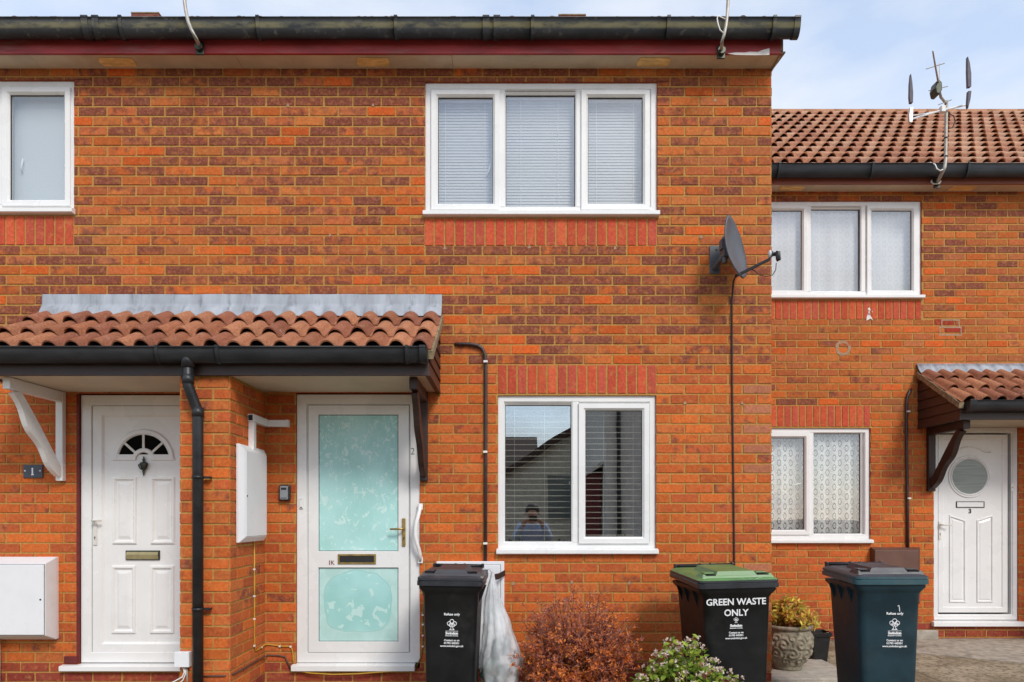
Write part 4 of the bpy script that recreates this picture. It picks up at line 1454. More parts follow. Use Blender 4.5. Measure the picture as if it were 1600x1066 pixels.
bb = MB(); bb.tube([(WX(470.5), yf - 0.015, WZ(793)), (WX(470.5), yf - 0.011, WZ(793))], 0.006, 10); bb.tube([(WX(470.5), yf - 0.0135, WZ(780.5)), (WX(470.5), yf - 0.011, WZ(780.5))], 0.003, 8); bb.build('bell_button', M['ink'], bo)

# door 1: four panels and a fanlight
yf = door_frame(house_left, WX(125), WX(318), WZ(1036), WZ(617), 0.0, 0.09, (WX(98), WX(325), WZ(1047), WZ(1037)))
d = MB(); yd = yf + 0.004
L0, L1, Lb, Lt = WX(143), WX(300), WZ(1021), WZ(634)
FX, FZ, FR = WX(221.5), WZ(712), 0.205
d.box(L0, L1, yd + 0.016, yd + 0.055, Lb, Lt)
d.ring(L0, L1, Lb, Lt, [(0.0, yd + 0.017), (0.0, yd), (0.068, yd), (0.084, yd + 0.016)])
door1 = d.build('door', M['upvc'], house_left); door1['label'] = 'white four-panel door with fanlight'
yp1 = yd + 0.016
for a, b, c, e in ((172, 211, 851, 744.5), (232, 271, 851, 744.5), (170.5, 209.5, 991.5, 884), (231, 270, 991.5, 884)):
    pm = MB(); moulding(pm, rect(WX(a), WX(b), WZ(c), WZ(e)), yp1, 0.034, 0.013); pm.build('door_panel', M['upvc'], door1)
# fanlight: moulded half ring with a small arch at the foot, dark panes, three bars
fm = MB(); fm.smooth = False
n = 28
zbase = WZ(718.5)
def half(r, y, c=(FX, zbase), sq=1.0): return [(c[0] + r * math.cos(PI * k / n), y, c[1] + sq * r * math.sin(PI * k / n)) for k in range(n + 1)]
ro, ri = 0.246, 0.196
rings = [half(ro, yp1), half(ro - 0.012, yp1 - 0.014), half(ri + 0.014, yp1 - 0.014), half(ri, yp1 - 0.001)]
ids = [fm.pts(r) for r in rings]
for a, b in zip(ids, ids[1:]):
    for k in range(n): fm.face((a[k], a[k + 1], b[k + 1], b[k]))
rs = 0.07
fm.prism([(FX - ro, yp1 - 0.012, zbase), (FX - rs, yp1 - 0.012, zbase), (FX - rs, yp1 - 0.012, zbase + 0.042), (FX - ro + 0.02, yp1 - 0.012, zbase + 0.042)], (0, 0.012, 0))
fm.prism([(FX + rs, yp1 - 0.012, zbase), (FX + ro, yp1 - 0.012, zbase), (FX + ro - 0.02, yp1 - 0.012, zbase + 0.042), (FX + rs, yp1 - 0.012, zbase + 0.042)], (0, 0.012, 0))
hub = [half(0.096, yp1 - 0.001), half(0.088, yp1 - 0.013), half(0.064, yp1 - 0.013), half(0.056, yp1 - 0.001)]
ids = [fm.pts(r) for r in hub]
for a, b in zip(ids, ids[1:]):
    for k in range(n): fm.face((a[k], a[k + 1], b[k + 1], b[k]))
fmo = fm.build('fanlight', M['upvc'], door1)
gl = MB(); pts = half(ri + 0.004, yp1 - 0.0015)
pts = [p for p in pts if p[2] >= zbase + 0.035]
gl.face(gl.pts(pts)); gl.build('pane', M['gasket'], fmo)
M['fan_glass'] = m_glass('fanlight_glass', (0.35, 0.35, 0.33), 0.0)
gl = MB(); gl.face(gl.pts([(p[0], yp1 - 0.004, p[2]) for p in pts])); gl.build('glass', M['fan_glass'], fmo)
for ang in (42, 90, 138):
    bz = MB(); a = math.radians(ang)
    dx, dz_ = math.cos(a), math.sin(a); px_, pz_ = -dz_ * 0.009, dx * 0.009
    bz.prism([(FX + dx * 0.088 - px_, yp1 - 0.009, zbase + dz_ * 0.088 - pz_), (FX + dx * 0.2 - px_, yp1 - 0.009, zbase + dz_ * 0.2 - pz_), (FX + dx * 0.2 + px_, yp1 - 0.009, zbase + dz_ * 0.2 + pz_), (FX + dx * 0.088 + px_, yp1 - 0.009, zbase + dz_ * 0.088 + pz_)], (0, 0.006, 0))
    bz.build('glazing_bar', M['cream_metal'], fmo)
kn = MB(); kn.smooth = True
for (r, z) in ((0,),) if False else (): pass
kz = WZ(728)
prof = [(0.002, kz + 0.075), (0.008, kz + 0.070), (0.004, kz + 0.062), (0.012, kz + 0.052), (0.010, kz + 0.040), (0.005, kz + 0.034), (0.030, kz + 0.026), (0.033, kz + 0.018), (0.030, kz), (0.020, kz - 0.022), (0.008, kz - 0.036), (0.012, kz - 0.046), (0.006, kz - 0.058), (0.008, kz - 0.066), (0.002, kz - 0.076)]
rings = [[(WX(222.5) + r * math.cos(2 * PI * k / 14), yp1 - 0.014 + 0.45 * r * math.sin(2 * PI * k / 14), z) for k in range(14)] for r, z in prof]
kn.loft(rings)
kno = kn.build('door_knocker', M['dark_metal'], door1)
kr = MB(); kr.smooth = True
kr.tube([(WX(222.5) + 0.028 * math.cos(a), yp1 - 0.034, kz + 0.012 + 0.04 * math.sin(a)) for a in [PI + PI * q / 10 for q in range(11)]], 0.005, 8)
kr.build('knocker_ring', M['dark_metal'], kno)
lb = MB(); lb.ring(WX(193.5), WX(247), WZ(875.5), WZ(860.5), [(0, yp1), (0.002, yp1 - 0.012), (0.010, yp1 - 0.012), (0.012, yp1 - 0.006)])
lbo = lb.build('letterplate', M['dark_metal'], door1)
fl = MB(); fl.prism([(WX(195), yp1 - 0.013, WZ(874)), (WX(195), yp1 - 0.018, WZ(867)), (WX(195), yp1 - 0.010, WZ(862)), (WX(195), yp1 - 0.002, WZ(862)), (WX(195), yp1 - .002, WZ(874))], (WX(245) - WX(195), 0, 0)); fl.build('letterplate_flap', M['pale_gold'], lbo)
lever_handle(door1, WX(147.5), WZ(852), WZ(812), WZ(813), yd, 1, 'cream_metal', 0.07)
gp = MB(); gp.ring(L0 - 0.003, L1 + 0.003, Lb - 0.003, Lt + 0.003, [(0.0, yd + 0.001), (0.006, yd + 0.001)]); gp.build('door_gap', M['gasket'], door1)
tl = MB(); tl.box(WX(102), WX(123), -0.02, 0.01, WZ(1036), WZ(1025)); tl.build('threshold_tile', M['trim_red'], house_left, bevel=0.004)
je = MB(); je.box(WX(120.5), WX(124.5), -0.008, 0.03, WZ(1036), WZ(616)); je.build('door_trim', M['trim_red'], house_left)

# door 3: round window, eyebrow bead, two tall panels
yf = door_frame(house_right, RX(1459.5), RX(1591), RZ(969), RZ(668), RY, 0.058, (RX(1455), RX(1604), RZ(978), RZ(969.5)))
d = MB(); yd = yf + 0.004
L0, L1, Lb, Lt = RX(1468), RX(1576), RZ(957.5), RZ(679)
CX3, CZ3, R3 = RX(1517), RZ(744.7), 0.186
d.box(L0, L1, yd + 0.010, yd + 0.055, Lb, Lt)
d.ring(L0, L1, Lb, Lt, [(0.0, yd + 0.011), (0.0, yd), (0.050, yd), (0.060, yd + 0.010)])
door3 = d.build('door', M['upvc'], house_right); door3['label'] = 'white door with round frosted window'
yp3 = yd + 0.010
rr = MB(); n = 40
prof = [(R3 + 0.045, 0.0), (R3 + 0.038, -0.010), (R3 + 0.026, -0.010), (R3 + 0.022, -0.004), (R3 + 0.014, -0.014), (R3 + 0.004, -0.012), (R3, -0.002)]
ids = [rr.pts([(CX3 + r * math.cos(2 * PI * k / n), yp3 + dy, CZ3 + r * math.sin(2 * PI * k / n)) for k in range(n)]) for r, dy in prof]
for a, b in zip(ids, ids[1:]):
    for k in range(n): rr.face((a[k], a[(k + 1) % n], b[(k + 1) % n], b[k]))
rro = rr.build('round_window', M['upvc'], door3)
M['frost'] = simple('frosted_grey_glass', (0.20, 0.235, 0.225), 0.18, 0.25, 9, stretch=(0.3, 1, 5), spec=0.6)
gl = MB(); gl.face(gl.pts([(CX3 + (R3 + .002) * math.cos(2 * PI * k / n), yp3 - 0.002, CZ3 + (R3 + .002) * math.sin(2 * PI * k / n)) for k in range(n)])); gl.build('pane', M['frost'], rro)
br = MB(); br.smooth = True
br.tube([(RX(px), yp3 - 0.002, RZ(py)) for px, py in ((1489, 706.5), (1494, 706), (1499, 703), (1506, 699.5), (1517, 697.5), (1528, 699.5), (1535, 703), (1541, 706), (1550, 706.5))], 0.007, 8)
br.build('eyebrow_bead', M['upvc'], door3)
for a, b, za, zc in ((1485, 1511, 804.5, 813), (1528, 1554, 813, 804.5)):
    pm = MB(); moulding(pm, [(RX(a), RZ(942)), (RX(b), RZ(942)), (RX(b), RZ(zc)), (RX(a), RZ(za))], yp3, 0.022, 0.011); pm.build('door_panel', M['upvc'], door3)
lb = MB(); lb.ring(RX(1496), RX(1540.5), RZ(793.5), RZ(783.5), [(0, yp3), (0.002, yp3 - 0.008), (0.007, yp3 - 0.008), (0.009, yp3 - 0.003)])
lbo = lb.build('letterplate', M['dark_metal'], door3)
fl = MB(); fl.box(RX(1497.5), RX(1539), yp3 - 0.006, yp3 - 0.001, RZ(792.3), RZ(784.7)); fl.build('letterplate_flap', M['upvc'], lbo, bevel=0.002)
nm = MB(); add_text(nm, '3', 0.066, (RX(1518), yp3 - 0.0012, RZ(802)), offset=0.003); nm.build('door_number', M['ink'], door3)
lever_handle(door3, RX(1469.5), RZ(843), RZ(815), RZ(820), yd, 1, 'cream_metal', 0.10)
bl = MB(); bl.box(RX(1580), RX(1584.5), yf - 0.012, yf, RZ(768), RZ(755)); bo = bl.build('doorbell', M['upvc'], house_right, bevel=0.002)
bb = MB(); bb.tube([(RX(1582), yf - 0.015, RZ(762)), (RX(1582), yf - 0.011, RZ(762))], 0.007, 10); bb.build('bell_button', M['brass'], bo)

# ------------------------------------------------------------------ wall-mounted things
# satellite dish
dx, dy_, dz_ = P(1146, 385, -0.27)
dish = thing('satellite_dish', 'small grey satellite dish bracketed to the brick wall near the corner', 'satellite dish', (P(1128, 405, 0)[0], -0.005, P(0, 405, 0)[2]))
N = Vector((0.80, -0.57, 0.17)).normalized()
B_ = Vector((-0.13, -0.06, 1.0)); B_ = (B_ - N * B_.dot(N)).normalized()
A_ = B_.cross(N).normalized()
if A_.y < 0: A_ = -A_
cen = Vector((dx + 0.015, dy_, dz_))
dm = MB(); dm.smooth = True
nr, na = 10, 48
def dpt(r, a, off=0.0):
    ca, sa = math.cos(a), math.sin(a)
    aa = (0.235 if ca > 0 else 0.075) * ca * r; bb = 0.238 * sa * r
    dep = 0.9 * (aa * aa + bb * bb)
    return cen + A_ * aa + B_ * bb + N * (dep - 0.05 + off)
rings = [dm.pts([dpt(q / nr, 2 * PI * k / na) for k in range(na)]) for q in range(1, nr + 1)]
c0 = dm.pts([dpt(0, 0)])[0]
for k in range(na): dm.face((c0, rings[0][k], rings[0][(k + 1) % na]))
for a, b in zip(rings, rings[1:]):
    for k in range(na): dm.face((a[k], b[k], b[(k + 1) % na], a[(k + 1) % na]))
do = dm.build('reflector', M['dish'], dish)
so = do.modifiers.new('thickness', 'SOLIDIFY'); so.thickness = 0.012; so.offset = 0
br = MB()
bx, bz = P(1126, 405, 0)[0] - 0.055, P(0, 405, 0)[2]
br.box(bx - 0.035, bx + 0.045, -0.016, -0.006, bz - 0.12, bz + 0.10)
br.tube([(bx, -0.016, bz - 0.08), (bx + 0.01, -0.14, bz - 0.06), (bx + 0.03, -0.18, bz - 0.02)], 0.019, 10)
br.tube([(bx + 0.03, -0.18, bz - 0.10), (bx + 0.03, -0.18, bz + 0.10)], 0.019, 12)
br.box(bx - 0.005, bx + 0.055, -0.21, -0.15, bz + 0.0, bz + 0.075)
br.box(bx + 0.012, bx + 0.068, -0.215, -0.14, bz - 0.055, bz - 0.001)
for zz in (bz - 0.09, bz + 0.07): br.tube([(bx + .02, -0.024, zz), (bx + .02, -0.014, zz)], 0.010, 6)
br.build('wall_bracket', M['dish'], dish, bevel=0.004)
foot = P(1153, 430, -0.27); tip = P(1203, 405, -0.40)
am = MB(); am.smooth = False
am.loft([[Vector(p) + Vector((0, sy * 0.012, sz * 0.011)) for sy, sz in ((-1, -1), (1, -1), (1, 1), (-1, 1))] for p in (foot - (tip - foot) * 0.05, tip, tip + Vector((0.012, 0, 0.03)))])
am.build('feed_arm', M['black'], dish, bevel=0.002)
lx, ly, lz = P(1206, 401, -0.40)
ln = MB(); ln.smooth = True
ln.tube([(lx - 0.020, ly, lz + 0.018), (lx - 0.012, ly, lz + 0.018)], [0.024, 0.026], 16)
ln.build('receiver_cap', M['print'], dish)
ln = MB(); ln.smooth = True
ln.tube([(lx - 0.012, ly, lz + 0.017), (lx + 0.002, ly, lz + 0.016), (lx + 0.006, ly, lz + 0.016), (lx + 0.028, ly, lz + 0.018)], [0.024, 0.022, 0.014, 0.014], 14)
ln.tube([(lx + 0.030, ly, lz + 0.026), (lx + 0.040, ly - .005, lz + 0.026), (lx + 0.046, ly - .005, lz - 0.024), (lx + 0.034, ly - .005, lz - 0.03)], [0.016, 0.019, 0.017, 0.010], 12)
ln.build('receiver', M['black'], dish)
cb = MB(); cb.smooth = True
pp = [P(1213, 411, -.40), P(1212, 422, -.40), P(1207, 430, -.38), P(1198, 432, -.36), P(1187, 430, -.34), P(1180, 424, -.33), P(1175, 421, -.31)]
cb.tube(pp, 0.0035, 6); cb.build('receiver_cable', M['conduit'], dish)
cb = MB(); cb.smooth = True
cb.tube([P(1150, 430, -.26), P(1146, 440, -.05), P(1143.5, 470, -.014), P(1144, 600, -.012), P(1146, 750, -.012), P(1147.5, 890, -.012), P(1148, 1000, -.012)], 0.0068, 8)
co_ = cb.build('aerial_cable', M['ink']); tag(co_, 'thin black cable dropping straight down the wall from the satellite dish', 'cable'); rootify(co_, P(1148, 1000, -.012))


def conduit(label, pts, r, mat, clips, clip_y, grp):
    c = MB(); c.smooth = True; c.tube(pts, r, 10)
    root = thing('cable_conduit', label, 'conduit', tuple(pts[-1]), group=grp)
    c.build('conduit_tube', M[mat], root)
    for p in clips:
        k = MB(); k.box(p[0] - 0.016, p[0] + 0.016, clip_y - r * 2.4, clip_y + 0.012, p[2] - 0.008, p[2] + 0.008)
        k.build('saddle_clip', M['clip'], root, bevel=0.002)
    return root


conduit('bent brown conduit running down the wall left of the downstairs window to the white cabinet', [P(712, 538, 0.0), P(714, 537.5, -.02), P(735, 537.8, -.022), P(746, 539.5, -.022), P(754, 545, -.022), P(758, 555, -.022), P(759, 566, -.022), P(759, 700, -.022), P(758.5, 890, -.022)], 0.0135, 'conduit',
        [P(759, 567, 0), P(758.5, 707, 0), P(758.5, 849, 0)], -0.02, 'brown wall conduits')
conduit('brown conduit on the set-back house dropping into the brown meter cabinet', [P(1423, 609, RY), P(1421, 612, RY - .02), P(1417.5, 620, RY - .022), P(1416.5, 632, RY - .022), P(1416.5, 700, RY - .022), P(1418, 780, RY - .022), P(1418.5, 858, RY - .022)], 0.015, 'conduit',
        [P(1416, 644, RY), P(1417, 779, RY)], RY - 0.02, 'brown wall conduits')

# meter cabinets
def cabinet(label, name, back, front, y0, y1, mat, knob=None, door_inset=0.012):
    (bx0, bx1, bz0, bz1), (fx0, fx1, fz0, fz1) = back, front
    root = thing(name, label, 'meter cabinet', ((bx0 + bx1) / 2, y0, bz0), group='meter cabinets on the walls')
    m = MB()
    def rr(a, y): return [(a[0], y, a[2]), (a[1], y, a[2]), (a[1], y, a[3]), (a[0], y, a[3])]
    ym = y0 + (y1 - y0) * 0.22
    m.loft([rr(back, y0 - 0.001), rr(back, ym), rr(front, y1)])
    m.build('case', M[mat], root, bevel=0.006)
    i = door_inset
    d = MB(); d.box(fx0 + i, fx1 - i, y1 - 0.006, y1 + 0.002, fz0 + i, fz1 - i)
    dd = d.build('cabinet_door', M[mat], root, bevel=0.004)
    gp = MB(); gp.ring(fx0 + i - .0035, fx1 - i + .0035, fz0 + i - .0035, fz1 - i + .0035, [(0.0, y1 - 0.0008), (0.006, y1 - 0.0008)])
    gp.build('door_gap', M['gasket'], root)
    if knob:
        k = MB(); k.tube([(knob[0], y1 - 0.009, knob[1]), (knob[0], y1 - 0.004, knob[1])], 0.007, 10); k.build('lock', M['ink'], dd)
    return root


zf = lambda py, s: CAM_Z + (806 - py) / s
cabinet('white meter cabinet at the left edge beside door 1, a pale pipe below it', 'meter_cabinet', (WX(-40), WX(92.5), WZ(998), WZ(870)), (WX(-40) + .02, -3.545, zf(993.5, 205.8), zf(881, 205.8)), 0.0, -0.15, 'white_box', (P(64, 937, -.15)[0], P(0, 937, -.15)[2]), 0.006)
cabinet('white gas meter cabinet on the wall behind the black refuse bin', 'meter_cabinet', (WX(681), WX(788), 0.12, WZ(878)), (P(682, 0, -.05)[0], P(788, 0, -.05)[0], 0.14, P(0, 877, -.05)[2]), 0.0, -0.05, 'white_box', None, 0.03)
cabinet('brown meter cabinet behind the blue-black bin, left of door 3', 'meter_cabinet', (RX(1359), RX(1436), RZ(943), RZ(855)), (P(1366, 0, RY - .09)[0], P(1436, 0, RY - .09)[0], P(0, 942, RY - .09)[2], P(0, 859, RY - .09)[2]), RY, RY - 0.09, 'meter_brown', None, 0.004)
wp = MB(); wp.smooth = True; wp.tube([(WX(3), -0.06, 0.37), (WX(3.5), -0.06, -0.1)], 0.026, 14)
o = wp.build('waste_pipe', M['pipe_white']); tag(o, 'short pale pipe under the white cabinet at the left edge', 'pipe'); rootify(o, (WX(3.5), -0.06, -0.1))

# slim cabinet on the flank of the pier + trunking
root = thing('meter_cabinet', 'slim white cabinet on the side of the brick pier, under white trunking', 'meter cabinet', (PX1, -0.33, 1.13), group='meter cabinets on the walls')
m = MB()
def sq(x, a): return [(x, a[0], a[2]), (x, a[1], a[2]), (x, a[1], a[3]), (x, a[0], a[3])]
m.loft([sq(PX1 + .007, (-0.565, -0.085, 1.13, 1.825)), sq(PX1 + .028, (-0.565, -0.085, 1.13, 1.825)), sq(PX1 + .056, (-0.528, -0.115, 1.165, 1.785))])
m.build('case', M['white_box'], root, bevel=0.004)
d = MB(); d.box(PX1 + 0.0555, PX1 + .063, -0.52, -0.122, 1.172, 1.778); dd = d.build('cabinet_door', M['white_box'], root, bevel=0.003)
k = MB(); k.tube([(PX1 + .061, -0.507, 1.46), (PX1 + .066, -0.507, 1.46)], 0.007, 10); k.build('lock', M['ink'], dd)
tr = MB()
zt0, zt1 = 2.008, 2.064
tr.box(PX1 + .007, PX1 + .047, -0.345, -0.292, 1.80, zt0 - .001)
tr.box(PX1 + .006, PX1 + .048, -0.352, -0.008, zt0, zt1)
tr.box(PX1 + .0485, WX(453), -0.048, -0.008, zt0 + .002, zt1 - .002)
tk = thing('cable_trunking', 'white boxed cable trunking bending from the pier on to the wall above the key safe', 'trunking', (PX1 + .03, -0.32, 1.80))
tr.build('trunking', M['upvc'], tk, bevel=0.003)
e = MB(); e.box(PX1 + .011, PX1 + .043, -0.3535, -0.352, zt0 + .008, zt1 - .008); e.build('open_end', M['ink'], tk)
e = MB(); e.box(WX(449.5), WX(453.6), -0.0495, -0.007, zt0 + .0005, zt1 - .0005); e.build('end_cap', M['clip'], tk)

# key safe
ks = thing('key_safe', 'small grey key safe with black surround on the brick left of the filmed door', 'key safe', (WX(446.5), -0.005, WZ(783)))
m = MB(); m.box(WX(438), WX(455.5), -0.045, -0.006, WZ(783), WZ(758)); m.build('body', M['black'], ks, bevel=0.012)
m = MB(); m.box(WX(440.5), WX(453), -0.053, -0.044, WZ(781), WZ(760)); fc = m.build('cover', M['key_grey'], ks, bevel=0.006)
m = MB(); m.box(WX(442.5), WX(451), -0.0545, -0.052, WZ(766), WZ(762.5)); m.build('shutter', M['ink'], fc, bevel=0.002)
for q in range(4):
    m = MB(); m.box(WX(442.2 + q * 2.4), WX(443.8 + q * 2.4), -0.0545, -0.052, WZ(779.3), WZ(778)); m.build('dial', M['ink'], fc)

# plaque 1
pq = thing('house_number_plaque', 'small slate plaque reading 1 on the brick below the white bracket', 'number plaque', (WX(53), -0.006, WZ(747)))
m = MB(); m.box(WX(38.5), WX(68.5), -0.016, -0.006, WZ(747), WZ(726.5)); sl = m.build('slate', M['slate'], pq, bevel=0.002)
m = MB(); add_text(m, '1', 0.078, (WX(53), -0.0172, WZ(742.5)), offset=0.002)
m.box(WX(51), WX(55.5), -0.0175, -0.0165, WZ(742.6), WZ(741.4))
m.build('numeral', M['print'], sl)
for px in (41.5, 65):
    m = MB(); m.tube([(WX(px), -0.019, WZ(736)), (WX(px), -0.0155, WZ(736))], 0.006, 10); m.build('screw_cap', M['print'], sl)

# grab rail
gr = MB(); gr.smooth = True
gpts = [(656.5, 788), (656, 796), (653.5, 806), (650.5, 817), (649, 828), (649, 838), (651, 848), (654, 857), (656, 866), (656.5, 877)]
y_ = [-0.012, -0.03, -0.05, -0.06, -0.062, -0.062, -0.058, -0.048, -0.03, -0.012]
pth = [P(a, b, y) for (a, b), y in zip(gpts, y_)]
gr.tube(pth, 0.0155, 10)
gro = thing('grab_rail', 'white bowed grab rail beside the filmed door handle', 'grab rail', tuple(P(657, 878, -0.006)))
gr.build('rail', M['upvc'], gro)
for py in (791, 874):
    m = MB(); m.box(WX(653.5), WX(661), -0.022, -0.006, WZ(py + 6), WZ(py - 4)); pl_ = m.build('fixing_plate', M['upvc'], gro, bevel=0.003)
    m = MB(); m.tube([(WX(657.5), -0.0235, WZ(py + 2)), (WX(657.5), -0.0215, WZ(py + 2))], 0.004, 8); m.build('screw', M['galv'], pl_)

# surface wiring
def cable(label, pts, r, mat, clips=()):
    c = MB(); c.smooth = True; c.tube(pts, r, 7)
    root = thing('surface_cable', label, 'cable', tuple(pts[-1]), group='cables clipped along the walls')
    c.build('cable', M[mat], root)
    for p in clips:
        k = MB(); k.box(p[0] - .007, p[0] + .007, p[1] - .008, p[1] + .006, p[2] - .006, p[2] + .006); k.build('cable_clip', M['clip'], root)
    return root


xq = PX1 + 0.011
zq = lambda py: CAM_Z + (806 - py) / 208.8
yq = 403 / 1.93
yw_ = 1060 * 1.925 / 403 - CAM_D
cable('yellow cable clipped down the side of the brick pier and along to the filmed door', [(xq, yw_, 1.14), (xq, yw_, 0.8), (xq, yw_, 0.36), (xq, yw_ + .02, 0.31), (xq, yw_ + .06, 0.305), (xq, -0.03, 0.317), (xq + 0.02, -0.012, 0.318), (WX(440), -0.012, WZ(1009.5)), (WX(453), -0.012, WZ(1009.5)), (WX(457), -0.012, WZ(1014)), (WX(458.5), -0.012, WZ(1024)), (WX(459), -0.012, WZ(1036))], 0.0052, 'wire_yellow',
      [(xq, yw_, z) for z in (0.92, 0.72, 0.55, 0.35)] + [(xq, -0.09, 0.31), (WX(438), -0.011, WZ(1009.5)), (WX(455), -0.011, WZ(1010))])
cable('olive cable clipped up the wall between the filmed door and the black bin', [P(675, 915, -.012), P(668, 930, -.012), P(661.5, 948, -.012), P(660, 975, -.012), P(660, 1010, -.012), P(658, 1026, -.012), P(650, 1043, -.012)], 0.0055, 'wire_olive', [P(660.5, py, -.011) for py in (961, 976, 993, 1010)])
cable('loose yellow cable sagging under the filmed door threshold', [P(464, 1048, -.03), P(485, 1052, -.045), P(520, 1054, -.05), P(560, 1053, -.05), P(600, 1050, -.045), P(642, 1047, -.03)], 0.0055, 'wire_yellow')
cable('brown cable running low around the brick pier to the filmed door', [(PX0 + .12, PY - .011, 0.222), (PX1 - 0.03, PY - .012, 0.226), (PX1 + .012, PY + .03, 0.228), (PX1 + .012, PY + .25, 0.225), (PX1 + .012, -0.10, 0.228), (PX1 + 0.03, -.012, 0.232), (WX(435), -.012, WZ(1024)), (WX(446), -.012, WZ(1026)), (WX(450), -.012, WZ(1034)), (WX(455), -.012, WZ(1046))], 0.0058, 'wire_brown')
jb = thing('junction_box', 'white square junction box low on the brick pier beside the black downpipe', 'junction box', tuple(P(289, 1041, PY)))
a, b = P(277.5, 1040.5, PY), P(300.5, 1017, PY)
m = MB(); m.box(a[0], b[0], PY - 0.045, PY - 0.004, a[2], b[2]); m.build('box', M['white_box'], jb, bevel=0.003)
m = MB(); m.box(a[0] + .001, b[0] - .001, PY - 0.049, PY - 0.0455, a[2] + .001, b[2] - .001); m.build('box_lid', M['white_box'], jb, bevel=0.002)
for pts, mt in (([P(286, 1041, PY - .02), P(288, 1050, PY - .02), P(285, 1058, PY - .02), P(276, 1063, PY - .02), P(266, 1068, PY - .02)], 'clip'), ([P(289, 1041, PY - .02), P(290, 1053, PY - .02), P(286, 1063, PY - .02), P(275, 1072, PY - .02)], 'clip'), ([P(292, 1041, PY - .02), P(292.5, 1060, PY - .02), P(292, 1085, PY - .02)], 'galv')):
    m = MB(); m.smooth = True; m.tube(pts, 0.0048, 7); m.build('cable', M[mt], jb)


# ------------------------------------------------------------------ aerials
def pole_thing(label, pts, r, mat, bracket):
    root = thing('aerial_mast', label, 'aerial', tuple(pts[0]), group='aerial masts on the eaves')
    m = MB(); m.smooth = True; m.tube(pts, r, 12); m.build('mast', M[mat], root)
    m = MB(); x, y, z = pts[0]
    m.box(x - 0.03, x + 0.03, y + 0.004, y + 0.018, z - 0.05, z + 0.045); m.tube([(x, y + 0.01, z), (x, y - 0.02, z)], 0.03, 10)
    m.build('mast_bracket', M['dark_metal'], root, bevel=0.002)
    return root


fy = -0.21
pole_thing('curved pale aerial mast rising off the gutter above the left house', [P(311.5, 74, fy), P(310, 68, fy - .03), P(306, 60, fy - .16), P(299, 46, fy - .16), P(294, 34, fy - .15), P(290.5, 18, fy - .14), P(288.5, 4, fy - .13), P(287.5, -40, fy - .13), P(287, -160, fy - .13)], 0.0125, 'galv', None)
mr = pole_thing('straight pale aerial mast rising off the gutter near the corner', [P(1127, 80, fy), P(1127.5, 74, fy - .04), P(1128, 66, fy - .15), P(1131, 55, fy - .16), P(1134.5, 40, fy - .15), P(1136.5, 22, fy - .14), P(1137.5, 0, fy - .13), P(1138, -160, fy - .13)], 0.0115, 'galv', None)
m = MB(); m.smooth = True
m.tube([P(1131, 52, fy - .165), P(1125, 47, fy - .165), P(1122, 38, fy - .165), P(1120.5, 29, fy - .165), P(1122, 25, fy - .165), P(1127, 27, fy - .165), P(1133, 30, fy - .155)], 0.0045, 6); m.build('cable_loop', M['clip'], mr)

# TV aerial on the set-back house
fy3 = RY - 0.215
yt = RY - 0.36
av = pole_thing('rooftop TV aerial on a cranked pole at the eaves of the set-back house', [P(1464.5, 286, fy3), P(1466, 282, fy3 - .05), P(1473, 268, yt), P(1476, 262, yt), P(1477.5, 250, yt), P(1478, 215, yt), P(1478.5, 172, yt), P(1478.5, 158, yt)], 0.0165, 'galv', None)
m = MB(); m.smooth = True
m.tube([P(1478.5, 162, yt), P(1475, 158, yt - .05), P(1470, 152, yt - .12), P(1467.5, 140, yt - .2), P(1466, 128, yt - .25), P(1463, 112, yt - .45), P(1459.5, 92, yt - .68), P(1457.5, 80, yt - .8)], [0.012, 0.012, 0.013, 0.011, 0.009, 0.008, 0.007, 0.006], 8)
m.build('boom', M['galv'], av)
m = MB(); m.smooth = False
c1, c2 = P(1467, 134, yt - .24), P(1469, 124, yt - .24)
pts = [P(1464, 126, yt - .25), P(1468, 124, yt - .25), P(1472.5, 128, yt - .25), P(1473, 139, yt - .25), P(1469, 147, yt - .25), P(1463.5, 146, yt - .25), P(1461.5, 137, yt - .25)]
m.prism(pts[::-1], (0, 0.10, 0)); m.build('dipole_box', M['dark_metal'], av, bevel=0.01)
for (a, b), (c, d), yy in (((1447, 108), (1476, 99), -.52), ((1451, 142), (1481, 135), -.2), ((1466, 164), (1487, 156), -.06), ((1468, 124), (1468, 99), -.3)):
    m = MB(); m.tube([P(a, b, yt + yy), P(c, d, yt + yy)], 0.004, 6); m.build('director_rod', M['galv'], av)
m = MB()
m.tube([P(1422, 187, yt - .1), P(1470, 173, yt - .05), P(1510, 164, yt + .0)], 0.009, 6); m.tube([P(1424, 181, yt - .1), P(1470, 174, yt - .05)], 0.006, 6)
m.box(P(1464, 0, yt)[0], P(1470, 0, yt)[0], yt - .08, yt - .03, P(0, 181, yt)[2], P(0, 172, yt)[2])
m.build('reflector_arm', M['print'], av)
for pts, mt, nm_ in (([(1423.5, 115), (1425.5, 127), (1427, 145), (1426.6, 160), (1422.5, 160), (1421.6, 150), (1422, 130)], 'purple_grid', 'reflector_wing'), ([(1422.5, 167.5), (1427, 167.5), (1426.5, 180), (1425.5, 191), (1421.5, 190), (1421, 180)], 'alu', 'reflector_wing'),
                     ([(1512.5, 88), (1515.5, 98), (1517.8, 115), (1517.8, 135), (1513, 135.5), (1512.2, 110)], 'purple_grid', 'reflector_wing'), ([(1513.4, 142), (1518, 142), (1516.5, 155), (1513, 169), (1512, 163)], 'purple_grid', 'reflector_wing')):
    m = MB(); m.prism([P(a, b, yt - .12) for a, b in pts][::-1], (0.012, 0.05, 0.01)); m.build(nm_, M[mt], av)
m = MB(); m.smooth = True
